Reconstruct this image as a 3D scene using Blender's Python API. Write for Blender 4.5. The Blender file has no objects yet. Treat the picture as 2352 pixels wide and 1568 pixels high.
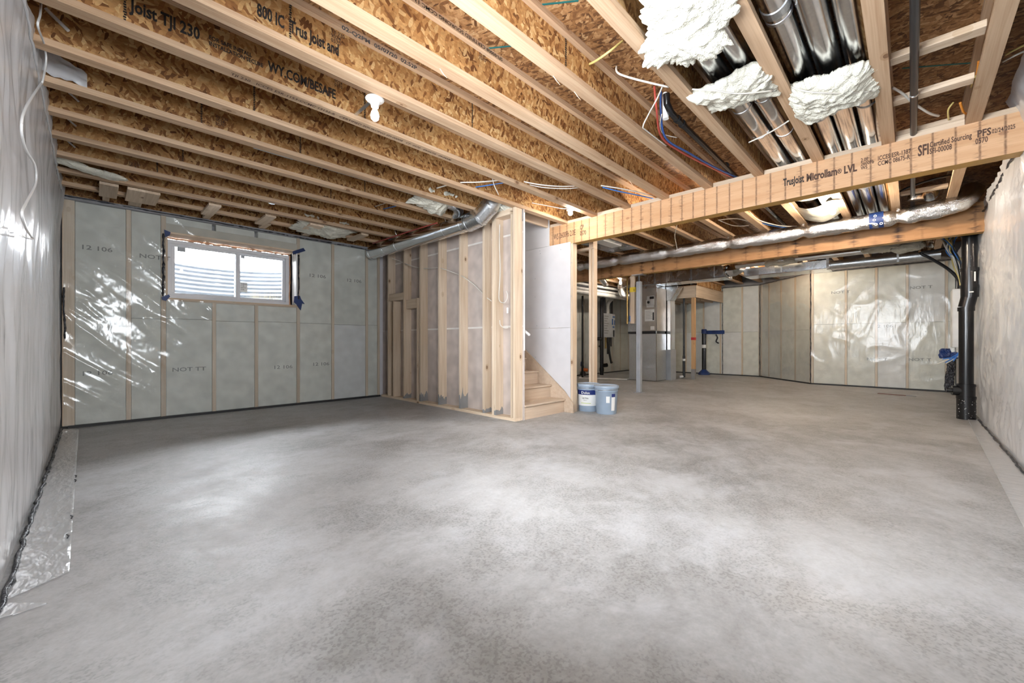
import bpy, bmesh, math, random
from mathutils import Vector, Matrix, noise

random.seed(7)
SC = bpy.context.scene
COL = SC.collection

# ------------------------------------------------------------------ camera, world, exposure
EYE = Vector((0.0, 0.0, 1.02)); FPX = 940.0; CX, CY = 1176.0, 784.0
YAW = math.radians(44.27)
cam_d = bpy.data.cameras.new('camera'); cam_d.sensor_width = 36.0
cam_d.lens = FPX / 2352.0 * 36.0; cam_d.clip_start = 0.03; cam_d.clip_end = 200
cam = bpy.data.objects.new('camera', cam_d); COL.objects.link(cam)
cam.location = EYE; cam.rotation_euler = (math.pi / 2, 0, YAW - math.pi / 2)
SC.camera = cam

world = bpy.data.worlds.new('sky'); SC.world = world; world.use_nodes = True
bg = world.node_tree.nodes['Background']
bg.inputs['Color'].default_value = (0.915, 0.945, 1.0, 1); bg.inputs['Strength'].default_value = 21.0
BULB_MAIN, BULB_STAIR, BULB_FAR, BULB_UTIL = 6.0, 150.0, 750.0, 260.0
def portal(name, loc, rot, sx, sy):      # tells the renderer where daylight enters; gives no light of its own
    l = bpy.data.lights.new(name, 'AREA'); l.shape = 'RECTANGLE'; l.size = sx; l.size_y = sy; l.cycles.is_portal = True
    o = bpy.data.objects.new(name, l); COL.objects.link(o); o.location = loc; o.rotation_euler = rot
portal('daylight_portal', (1.49, 7.42, 2.03), (-math.pi / 2, 0, 0), 1.6, 0.9)
portal('daylight_portal', (0.6, -1.0, 1.75), (math.pi / 2, 0, 0), 1.0, 1.3)
portal('daylight_portal', (-0.57, 1.15, 1.75), (math.pi / 2, 0, -math.pi / 2), 2.1, 1.3)

SC.view_settings.view_transform = 'Standard'
SC.view_settings.look = 'None'
SC.view_settings.exposure = 1.38
SC.view_settings.gamma = 1.0
SC.view_settings.use_curve_mapping = False
SC.cycles.max_bounces = 5; SC.cycles.diffuse_bounces = 3; SC.cycles.glossy_bounces = 3; SC.cycles.transparent_max_bounces = 8
SC.cycles.use_adaptive_sampling = True; SC.cycles.adaptive_threshold = 0.13; SC.cycles.adaptive_min_samples = 16
SC.cycles.caustics_reflective = False; SC.cycles.caustics_refractive = False; SC.cycles.sample_clamp_indirect = 6.0

# ------------------------------------------------------------------ measuring helpers (room axes: X along joists, Y along beams)
_F = Vector((math.cos(YAW), math.sin(YAW), 0)); _R = Vector((math.sin(YAW), -math.cos(YAW), 0)); _U = Vector((0, 0, 1))
def ray(u, v): return _F + _R * ((u - CX) / FPX) + _U * ((CY - v) / FPX)
def PX(u, v, x): r = ray(u, v); return EYE + r * (x / r.x)
def PY(u, v, y): r = ray(u, v); return EYE + r * (y / r.y)
def PZ(u, v, z): r = ray(u, v); return EYE + r * ((z - EYE.z) / r.z)

# ------------------------------------------------------------------ materials
def newmat(name):
    m = bpy.data.materials.new(name); m.use_nodes = True
    nt = m.node_tree; nt.nodes.clear()
    o = nt.nodes.new('ShaderNodeOutputMaterial'); b = nt.nodes.new('ShaderNodeBsdfPrincipled')
    nt.links.new(b.outputs[0], o.inputs[0])
    return m, nt, b
def nd(nt, t, ins=None, **kw):
    n = nt.nodes.new('ShaderNode' + t)
    for k, v in kw.items(): setattr(n, k, v)
    for k, v in (ins or {}).items():
        s = n.inputs[k]
        if hasattr(v, 'is_linked') or isinstance(v, bpy.types.NodeSocket): nt.links.new(v, s)
        else: s.default_value = v
    return n
def ramp(nt, fac, stops, interp='LINEAR'):
    r = nt.nodes.new('ShaderNodeValToRGB'); nt.links.new(fac, r.inputs[0]); cr = r.color_ramp; cr.interpolation = interp
    while len(cr.elements) < len(stops): cr.elements.new(0.5)
    for e, (p, c) in zip(cr.elements, stops):
        e.position = p; e.color = (c[0], c[1], c[2], 1) if isinstance(c, tuple) else (c, c, c, 1)
    return r.outputs[0]
def mth(nt, op, a, b=None, c=None, clamp=False):
    n = nt.nodes.new('ShaderNodeMath'); n.operation = op; n.use_clamp = clamp
    for i, x in enumerate((a, b, c)):
        if x is None: continue
        if isinstance(x, bpy.types.NodeSocket): nt.links.new(x, n.inputs[i])
        else: n.inputs[i].default_value = x
    return n.outputs[0]
def mixc(nt, fac, a, b, mode='MIX'):
    n = nt.nodes.new('ShaderNodeMix'); n.data_type = 'RGBA'; n.blend_type = mode
    for i, x in ((0, fac), (6, a), (7, b)):
        if isinstance(x, bpy.types.NodeSocket): nt.links.new(x, n.inputs[i])
        elif isinstance(x, tuple): n.inputs[i].default_value = (x[0], x[1], x[2], 1)
        else: n.inputs[i].default_value = x
    return n.outputs[2]
def coords(nt, rnd=7.0):
    tc = nt.nodes.new('ShaderNodeTexCoord')
    if not rnd: return tc.outputs['Object']
    oi = nt.nodes.new('ShaderNodeObjectInfo')
    k = mth(nt, 'MULTIPLY', oi.outputs['Random'], rnd)
    va = nd(nt, 'VectorMath', {0: tc.outputs['Object'], 1: k}, operation='ADD')
    return va.outputs[0]
def mapped(nt, vec, scale=(1, 1, 1), rot=(0, 0, 0), loc=(0, 0, 0)):
    return nd(nt, 'Mapping', {'Vector': vec, 'Scale': scale, 'Rotation': rot, 'Location': loc}).outputs[0]
def noise_t(nt, vec, scale=5.0, detail=3.0, rough=0.5):
    return nd(nt, 'TexNoise', {'Vector': vec, 'Scale': scale, 'Detail': detail, 'Roughness': rough}).outputs['Fac']
def bump(nt, b, h, strength=0.3, dist=0.01):
    n = nd(nt, 'Bump', {'Height': h, 'Strength': strength, 'Distance': dist}); nt.links.new(n.outputs[0], b.inputs['Normal'])
def setb(b, **kw):
    names = dict(col='Base Color', rough='Roughness', metal='Metallic', spec='Specular IOR Level', emit='Emission Color', es='Emission Strength', alpha='Alpha', trans='Transmission Weight', ior='IOR', sheen='Sheen Weight', coat='Coat Weight')
    for k, v in kw.items():
        s = b.inputs[names[k]]
        if isinstance(v, bpy.types.NodeSocket): b.id_data.links.new(v, s)
        elif isinstance(v, tuple): s.default_value = (v[0], v[1], v[2], 1)
        else: s.default_value = v

def plain(name, col, rough=0.5, metal=0.0, spec=0.5, var=0.06, bumpy=0.0, bscale=60):
    m, nt, b = newmat(name)
    c = coords(nt)
    n = noise_t(nt, c, 6.0, 1.0)
    lo = tuple(max(0, x * (1 - var * 2)) for x in col); hi = tuple(min(1, x * (1 + var)) for x in col)
    setb(b, col=ramp(nt, n, [(0.3, lo), (0.7, hi)]), rough=rough, metal=metal, spec=spec)
    if bumpy: bump(nt, b, noise_t(nt, c, bscale, 1.0), bumpy, 0.01)
    return m

def lumber(name, axis, light, dark, knots=True, rough=0.65):
    m, nt, b = newmat(name)
    c = coords(nt, 9.0)
    s1 = [22.0] * 3; s1[axis] = 1.1; s2 = [130.0] * 3; s2[axis] = 3.0
    g1 = noise_t(nt, mapped(nt, c, tuple(s1)), 1.0, 2.0, 0.6)
    g2 = noise_t(nt, mapped(nt, c, tuple(s2)), 1.0, 0.0)
    g3 = noise_t(nt, c, 1.6, 0.0)
    f = mth(nt, 'ADD', mth(nt, 'MULTIPLY', g1, 0.55), mth(nt, 'ADD', mth(nt, 'MULTIPLY', g2, 0.25), mth(nt, 'MULTIPLY', g3, 0.25)))
    mid = tuple((a + d) / 2 for a, d in zip(light, dark))
    col = ramp(nt, f, [(0.33, dark), (0.5, mid), (0.66, light)])
    if knots:
        sk = [5.5] * 3; sk[axis] = 3.2
        vo = nd(nt, 'TexVoronoi', {'Vector': mapped(nt, c, tuple(sk)), 'Scale': 1.0, 'Randomness': 1.0})
        rnd = nd(nt, 'SeparateColor', {0: vo.outputs['Color']}).outputs[0]
        kn = mth(nt, 'MULTIPLY', mth(nt, 'LESS_THAN', vo.outputs['Distance'], 0.085), mth(nt, 'GREATER_THAN', rnd, 0.45))
        ring = mth(nt, 'MULTIPLY', mth(nt, 'LESS_THAN', vo.outputs['Distance'], 0.16), mth(nt, 'GREATER_THAN', rnd, 0.45))
        col = mixc(nt, mth(nt, 'MULTIPLY', ring, 0.35), col, (dark[0] * 0.75, dark[1] * 0.65, dark[2] * 0.5))
        col = mixc(nt, mth(nt, 'MULTIPLY', kn, 0.75), col, (0.16, 0.075, 0.035))
    oi = nt.nodes.new('ShaderNodeObjectInfo')
    v = mth(nt, 'ADD', mth(nt, 'MULTIPLY', oi.outputs['Random'], 0.26), 0.86)
    col = mixc(nt, 1.0, col, nd(nt, 'CombineColor', {0: v, 1: v, 2: v}).outputs[0], 'MULTIPLY')
    setb(b, col=col, rough=rough, spec=0.25)
    bump(nt, b, g2, 0.25, 0.004)
    return m

def osb(name, plane, tones, s=1.0, vert=False):
    m, nt, b = newmat(name)
    c = coords(nt, 11.0)
    col = None; hsum = None
    ax = 'xz' if plane == 'xz' else 'xy'
    angs = [0.2, 1.9, -0.75, 1.2]
    for i, a in enumerate(angs):
        long, short = (13.0 + 3 * i) * s, (42.0 + 8 * i) * s
        if plane == 'xz': sc = (long, 3.0, short); rot = (0, a, 0)
        else: sc = (long, short, 3.0); rot = (0, 0, a)
        v0 = mapped(nt, c, (1, 1, 1), rot, (i * 3.1, i * 1.7, i * 2.3))
        vec = mapped(nt, v0, sc)
        vo = nd(nt, 'TexVoronoi', {'Vector': vec, 'Scale': 1.0, 'Randomness': 1.0}, feature='F1')
        sp = nd(nt, 'SeparateColor', {0: vo.outputs['Color']})
        ci = ramp(nt, sp.outputs[0], tones)
        if col is None: col = ci; hsum = sp.outputs[2]
        else:
            mask = mth(nt, 'GREATER_THAN', sp.outputs[1], 0.5)
            mask = mth(nt, 'MULTIPLY', mask, mth(nt, 'LESS_THAN', vo.outputs['Distance'], 0.62))
            col = mixc(nt, mask, col, ci)
            hsum = mth(nt, 'ADD', mth(nt, 'MULTIPLY', hsum, mth(nt, 'SUBTRACT', 1.0, mask)), mth(nt, 'MULTIPLY', sp.outputs[2], mask))
    big = noise_t(nt, c, 2.2, 1.0)
    gs = (40.0, 3.0, 90.0) if plane == 'xz' else (40.0, 90.0, 3.0)
    g = noise_t(nt, mapped(nt, c, gs, (0, 0.5, 0) if plane == 'xz' else (0, 0, 0.5)), 1.0, 1.0)
    col = mixc(nt, 1.0, col, ramp(nt, mth(nt, 'ADD', mth(nt, 'MULTIPLY', big, 0.5), mth(nt, 'MULTIPLY', g, 0.5)), [(0.3, 0.70), (0.7, 1.18)]), 'MULTIPLY')
    setb(b, col=col, rough=0.62, spec=0.3)
    return m

def concrete():
    m, nt, b = newmat('concrete_floor')
    c = coords(nt, 0)
    wv = nd(nt, 'VectorMath', {0: c, 1: nd(nt, 'VectorMath', {0: nd(nt, 'TexNoise', {'Vector': c, 'Scale': 1.1, 'Detail': 2.0}).outputs['Color'], 1: (0.35, 0.35, 0.0)}, operation='MULTIPLY').outputs[0]}, operation='ADD').outputs[0]
    n1 = noise_t(nt, wv, 0.5, 2.0, 0.6); n2 = noise_t(nt, wv, 2.1, 5.0, 0.68)
    st = noise_t(nt, mapped(nt, mapped(nt, wv, (1, 1, 1), (0, 0, -0.5)), (1.2, 7.0, 1)), 1.0, 4.0, 0.6)
    fine = noise_t(nt, c, 75.0, 1.0, 0.6); speck = noise_t(nt, wv, 17.0, 3.0, 0.75)
    f = mth(nt, 'ADD', mth(nt, 'MULTIPLY', n1, 0.36), mth(nt, 'ADD', mth(nt, 'MULTIPLY', n2, 0.34), mth(nt, 'ADD', mth(nt, 'MULTIPLY', st, 0.12), mth(nt, 'MULTIPLY', speck, 0.24))))
    col = ramp(nt, f, [(0.38, (0.265, 0.257, 0.246)), (0.48, (0.365, 0.357, 0.348)), (0.57, (0.455, 0.45, 0.445)), (0.68, (0.55, 0.546, 0.545))])
    pit = mth(nt, 'MULTIPLY', ramp(nt, fine, [(0.50, 0.0), (0.62, 1.0)]), ramp(nt, n2, [(0.42, 1.0), (0.56, 0.15)]))
    col = mixc(nt, mth(nt, 'MULTIPLY', pit, 0.42), col, (0.16, 0.16, 0.145))
    bl = noise_t(nt, mapped(nt, wv, (1, 1, 1), (0, 0, 0.4), (3.3, 1.2, 0)), 1.5, 5.0, 0.72)
    col = mixc(nt, ramp(nt, bl, [(0.50, 0.0), (0.66, 0.5)]), col, (0.58, 0.582, 0.60))
    # faint red chalk stain
    sx = nd(nt, 'SeparateXYZ', {0: c})
    dx = mth(nt, 'SUBTRACT', sx.outputs[0], 0.985); dy = mth(nt, 'SUBTRACT', sx.outputs[1], 1.0)
    d2 = mth(nt, 'SQRT', mth(nt, 'ADD', mth(nt, 'MULTIPLY', dx, dx), mth(nt, 'MULTIPLY', dy, dy)))
    red = mth(nt, 'MULTIPLY', ramp(nt, d2, [(0.0, 1.0), (0.13, 0.0)]), ramp(nt, speck, [(0.45, 0.1), (0.6, 0.6)]))
    col = mixc(nt, mth(nt, 'MULTIPLY', red, 0.5), col, (0.48, 0.25, 0.17))
    rg = ramp(nt, n2, [(0.35, 0.42), (0.65, 0.62)])
    setb(b, col=col, rough=rg, spec=0.4)
    bump(nt, b, fine, 0.12, 0.004)
    return m

def poly(name, tint=(0.86, 0.88, 0.87), fac=0.15, rough=0.13, wr=0.5, wscale=(3.0, 3.0, 1.2), gloss=0.012):
    m, nt, b = newmat(name)
    out = [n for n in nt.nodes if n.type == 'OUTPUT_MATERIAL'][0]
    c = coords(nt, 0)
    w1 = noise_t(nt, mapped(nt, c, wscale), 2.2, 3.0, 0.55)
    rid = mth(nt, 'ABSOLUTE', mth(nt, 'SUBTRACT', w1, 0.5))
    h = mth(nt, 'MULTIPLY', rid, -2.0)
    bn = nd(nt, 'Bump', {'Height': h, 'Strength': wr, 'Distance': 0.02}).outputs[0]
    nt.nodes.remove(b)
    tr = nd(nt, 'BsdfTransparent', {'Color': (0.97, 0.98, 0.97, 1)}); df = nd(nt, 'BsdfDiffuse', {'Color': (*tint, 1), 'Normal': bn}); gl = nd(nt, 'BsdfGlossy', {'Color': (1, 1, 1, 1), 'Roughness': rough, 'Normal': bn})
    m1 = nd(nt, 'MixShader', {0: fac, 1: tr.outputs[0], 2: df.outputs[0]})
    lw = nd(nt, 'LayerWeight', {'Blend': 0.35, 'Normal': bn}).outputs['Fresnel']
    m2 = nd(nt, 'MixShader', {0: mth(nt, 'ADD', mth(nt, 'MULTIPLY', lw, 0.4), gloss), 1: m1.outputs[0], 2: gl.outputs[0]})
    nt.links.new(m2.outputs[0], out.inputs[0])
    return m

def galv(name, col=(0.66, 0.68, 0.70), rough=0.26, spang=0.10, bumpy=0.05):
    m, nt, b = newmat(name)
    c = coords(nt, 3.0)
    vo = nd(nt, 'TexVoronoi', {'Vector': c, 'Scale': 45.0})
    sp = nd(nt, 'SeparateColor', {0: vo.outputs['Color']}).outputs[0]
    n = noise_t(nt, c, 4.0, 3.0)
    f = mth(nt, 'ADD', mth(nt, 'MULTIPLY', sp, 0.5), mth(nt, 'MULTIPLY', n, 0.5))
    setb(b, col=ramp(nt, f, [(0.25, tuple(x * (1 - spang) for x in col)), (0.75, tuple(min(1, x * (1 + spang)) for x in col))]), metal=1.0,
         rough=ramp(nt, n, [(0.3, rough * 0.8), (0.7, rough * 1.3)]))
    bump(nt, b, noise_t(nt, c, 7.0, 2.0), bumpy, 0.02)
    return m

def foil():
    m, nt, b = newmat('foil_jacket')
    c = coords(nt, 3.0)
    n = noise_t(nt, mapped(nt, c, (1, 0.6, 1)), 38.0, 3.0, 0.7); r = mth(nt, 'ABSOLUTE', mth(nt, 'SUBTRACT', n, 0.5))
    setb(b, col=(0.74, 0.74, 0.73), metal=1.0, rough=0.20); bump(nt, b, r, 0.6, 0.03)
    return m

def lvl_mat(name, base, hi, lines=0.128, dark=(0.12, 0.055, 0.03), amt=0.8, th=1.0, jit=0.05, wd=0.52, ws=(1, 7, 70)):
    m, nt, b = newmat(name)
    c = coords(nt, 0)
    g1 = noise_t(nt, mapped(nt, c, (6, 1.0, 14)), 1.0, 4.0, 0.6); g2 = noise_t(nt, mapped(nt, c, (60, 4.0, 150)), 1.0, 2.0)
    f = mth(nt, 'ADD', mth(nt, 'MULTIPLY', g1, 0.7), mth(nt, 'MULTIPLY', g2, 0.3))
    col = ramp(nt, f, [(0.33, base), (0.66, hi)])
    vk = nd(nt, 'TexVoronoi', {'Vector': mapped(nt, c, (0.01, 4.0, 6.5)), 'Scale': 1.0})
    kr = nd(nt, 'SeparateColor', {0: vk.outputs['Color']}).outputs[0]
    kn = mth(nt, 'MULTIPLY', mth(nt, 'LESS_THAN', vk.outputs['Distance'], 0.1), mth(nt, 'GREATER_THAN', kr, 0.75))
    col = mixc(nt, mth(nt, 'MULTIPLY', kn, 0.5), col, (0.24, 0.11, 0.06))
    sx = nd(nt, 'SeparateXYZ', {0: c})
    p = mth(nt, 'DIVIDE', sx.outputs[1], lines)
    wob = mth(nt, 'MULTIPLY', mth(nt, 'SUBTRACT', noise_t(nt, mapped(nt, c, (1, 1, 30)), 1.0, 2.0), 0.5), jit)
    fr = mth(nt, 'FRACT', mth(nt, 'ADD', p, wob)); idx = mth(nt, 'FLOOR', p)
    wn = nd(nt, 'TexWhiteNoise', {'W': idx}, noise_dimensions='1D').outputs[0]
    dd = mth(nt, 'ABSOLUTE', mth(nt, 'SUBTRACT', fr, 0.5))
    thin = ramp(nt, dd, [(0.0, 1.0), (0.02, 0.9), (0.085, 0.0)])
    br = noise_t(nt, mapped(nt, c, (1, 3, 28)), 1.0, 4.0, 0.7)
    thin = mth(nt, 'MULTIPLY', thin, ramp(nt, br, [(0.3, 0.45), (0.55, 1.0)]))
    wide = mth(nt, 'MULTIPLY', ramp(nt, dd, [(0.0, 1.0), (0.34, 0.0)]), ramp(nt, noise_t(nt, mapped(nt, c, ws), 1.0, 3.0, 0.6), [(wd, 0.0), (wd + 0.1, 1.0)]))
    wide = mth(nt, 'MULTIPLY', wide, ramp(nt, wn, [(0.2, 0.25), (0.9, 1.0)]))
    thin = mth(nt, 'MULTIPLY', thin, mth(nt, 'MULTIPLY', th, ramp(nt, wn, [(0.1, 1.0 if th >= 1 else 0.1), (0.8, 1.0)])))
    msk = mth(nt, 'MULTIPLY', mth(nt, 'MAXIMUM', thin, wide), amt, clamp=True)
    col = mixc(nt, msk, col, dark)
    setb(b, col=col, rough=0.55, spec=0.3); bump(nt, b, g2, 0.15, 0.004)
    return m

def emit(name, col, strength):
    m, nt, b = newmat(name)
    setb(b, col=col, emit=col, es=strength, rough=0.3); return m

def glass_mat():
    m, nt, b = newmat('window_glass'); out = [n for n in nt.nodes if n.type == 'OUTPUT_MATERIAL'][0]
    gl = nd(nt, 'BsdfGlossy', {'Roughness': 0.02}); tr = nd(nt, 'BsdfTransparent', {'Color': (0.97, 0.98, 0.98, 1)})
    fz = nd(nt, 'Fresnel', {'IOR': 1.45})
    mx = nd(nt, 'MixShader', {0: fz.outputs[0], 1: tr.outputs[0], 2: gl.outputs[0]}); nt.links.new(mx.outputs[0], out.inputs[0])
    return m

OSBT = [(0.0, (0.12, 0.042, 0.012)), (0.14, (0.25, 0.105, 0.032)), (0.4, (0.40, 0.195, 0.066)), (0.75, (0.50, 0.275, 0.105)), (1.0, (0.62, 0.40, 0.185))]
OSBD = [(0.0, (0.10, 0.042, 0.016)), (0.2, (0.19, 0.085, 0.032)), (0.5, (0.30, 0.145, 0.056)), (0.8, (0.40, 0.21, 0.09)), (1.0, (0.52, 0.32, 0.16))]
SPF_L, SPF_D = (0.74, 0.60, 0.455), (0.56, 0.415, 0.28)
FL_L, FL_D = (0.64, 0.455, 0.30), (0.44, 0.275, 0.16)
M = dict(
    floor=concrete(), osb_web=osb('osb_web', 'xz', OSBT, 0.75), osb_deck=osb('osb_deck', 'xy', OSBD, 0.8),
    lum_x=lumber('lumber_x', 0, SPF_L, SPF_D), lum_y=lumber('lumber_y', 1, SPF_L, SPF_D), lum_z=lumber('lumber_z', 2, SPF_L, SPF_D),
    flange=lumber('flange_lumber', 0, FL_L, FL_D), old_z=lumber('amber_lumber', 2, (0.62, 0.40, 0.21), (0.46, 0.26, 0.12)),
    stair=lumber('stair_pine', 0, (0.70, 0.565, 0.435), (0.58, 0.43, 0.31), False),
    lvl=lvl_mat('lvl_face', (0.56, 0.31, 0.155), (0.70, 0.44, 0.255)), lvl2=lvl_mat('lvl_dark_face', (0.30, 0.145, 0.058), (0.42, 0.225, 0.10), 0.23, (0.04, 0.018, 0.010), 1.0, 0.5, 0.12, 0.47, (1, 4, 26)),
    lvl_edge=plain('lvl_edge', (0.52, 0.29, 0.065), 0.5, var=0.12),
    batt=plain('wall_batt', (0.735, 0.735, 0.675), 0.95, var=0.07, bumpy=0.4, bscale=25), batt_w=plain('white_wall_batt', (0.77, 0.77, 0.77), 0.95, var=0.05, bumpy=0.4, bscale=25),
    fluff=plain('fibreglass', (0.74, 0.715, 0.61), 1.0, var=0.10, bumpy=0.7, bscale=110), kraft=plain('header_wrap', (0.60, 0.555, 0.47), 0.9),
    poly=poly('poly_film', wr=0.12), poly_side=poly('poly_film_folded', (0.86, 0.87, 0.89), 0.72, 0.16, 0.35, (2.5, 2.0, 0.8), 0.04),
    poly_floor=poly('poly_flap', (0.80, 0.80, 0.82), 0.62, 0.2, 0.5, (5.0, 2.0, 1.0)), poly_far=poly('poly_far', (0.84, 0.85, 0.80), 0.18, 0.2, 0.15),
    seal=plain('acoustic_sealant', (0.012, 0.012, 0.018), 0.35, bumpy=0.6), found=plain('foundation', (0.30, 0.30, 0.31), 0.9, bumpy=0.3),
    gyp=plain('drywall_face', (0.70, 0.685, 0.70), 0.85, var=0.02), gyp_back=plain('drywall_back', (0.56, 0.475, 0.425), 0.9, var=0.08), tape_w=plain('paper_tape', (0.78, 0.74, 0.69), 0.8),
    galv=galv('galvanized'), galv_b=galv('bright_duct', (0.74, 0.75, 0.76), 0.17, 0.05, 0.04), galv_d=galv('dull_duct', (0.52, 0.545, 0.56), 0.38), foil=foil(),
    galv_f=galv('furnace_sheet', (0.60, 0.62, 0.63), 0.42, 0.04, 0.0), abs=plain('black_abs', (0.010, 0.010, 0.011), 0.25, spec=0.5), iron=plain('black_iron', (0.02, 0.02, 0.022), 0.35), pvc=plain('white_pvc', (0.78, 0.77, 0.74), 0.4), vinyl=plain('white_vinyl', (0.74, 0.75, 0.78), 0.35, var=0.02),
    white=plain('white_plastic', (0.82, 0.82, 0.81), 0.4, var=0.02), cable_w=plain('white_cable', (0.72, 0.68, 0.61), 0.45), cable_y=plain('yellow_cable', (0.68, 0.55, 0.20), 0.45), cable_b=plain('blue_cable', (0.05, 0.20, 0.60), 0.4), cable_o=plain('orange_cable', (0.75, 0.28, 0.04), 0.45), cable_k=plain('black_cable', (0.012, 0.012, 0.014), 0.4),
    pex_r=plain('red_pex', (0.42, 0.07, 0.05), 0.35), pex_b=plain('blue_pex', (0.03, 0.09, 0.30), 0.35), tape_b=plain('blue_tape', (0.010, 0.035, 0.15), 0.5, var=0.2), tape_r=plain('red_tape', (0.55, 0.03, 0.03), 0.5), tape_y=plain('yellow_tape', (0.75, 0.52, 0.03), 0.5),
    steel=plain('grey_steel_paint', (0.36, 0.38, 0.41), 0.45), cab=plain('furnace_cabinet', (0.46, 0.42, 0.37), 0.4, 0.3), dark=plain('dark_gap', (0.02, 0.02, 0.02), 0.6), paper=plain('paper', (0.82, 0.82, 0.80), 0.7, var=0.02), ink=plain('black_ink', (0.014, 0.011, 0.010), 0.7, var=0.0), ink_b=plain('brown_ink', (0.085, 0.045, 0.03), 0.8, var=0.0), ink_g=plain('grey_ink', (0.22, 0.22, 0.21), 0.8, var=0.0),
    bucket=plain('bucket_plastic', (0.34, 0.42, 0.52), 0.38, var=0.05), navy=plain('navy_print', (0.015, 0.03, 0.16), 0.5), green=plain('green_print', (0.50, 0.60, 0.12), 0.6),
    heater=plain('heater_shell', (0.52, 0.54, 0.57), 0.4), glass=glass_mat(), gold=plain('brass', (0.50, 0.34, 0.12), 0.3, 1.0), zinc=plain('zinc_wire', (0.6, 0.6, 0.6), 0.3, 1.0),
    foam=plain('spray_foam', (0.72, 0.40, 0.24), 0.9, bumpy=0.8), grass=plain('dry_grass', (0.22, 0.19, 0.12), 0.9), gravel=plain('gravel', (0.55, 0.55, 0.54), 0.95, bumpy=1.0, bscale=30), mud=plain('mortar_smear', (0.26, 0.255, 0.25), 0.95, bumpy=0.4),
    liner=plain('well_liner', (0.115, 0.13, 0.145), 0.6), teal=plain('teal_chalk', (0.01, 0.13, 0.125), 0.7), register=plain('red_brown', (0.20, 0.07, 0.05), 0.6), label_blue=plain('blue_sticker', (0.02, 0.12, 0.42), 0.5), orange=plain('orange_plastic', (0.75, 0.18, 0.03), 0.45),
)
M['bulb_main'] = emit('bulb_glow', (1.0, 0.90, 0.78), BULB_MAIN); M['bulb_stair'] = emit('bulb_glow_stair', (1.0, 0.92, 0.80), BULB_STAIR)
M['bulb_far'] = emit('bulb_glow_far', (1.0, 0.84, 0.66), BULB_FAR); M['bulb_util'] = emit('bulb_glow_utility', (1.0, 0.88, 0.74), BULB_UTIL)

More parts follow.
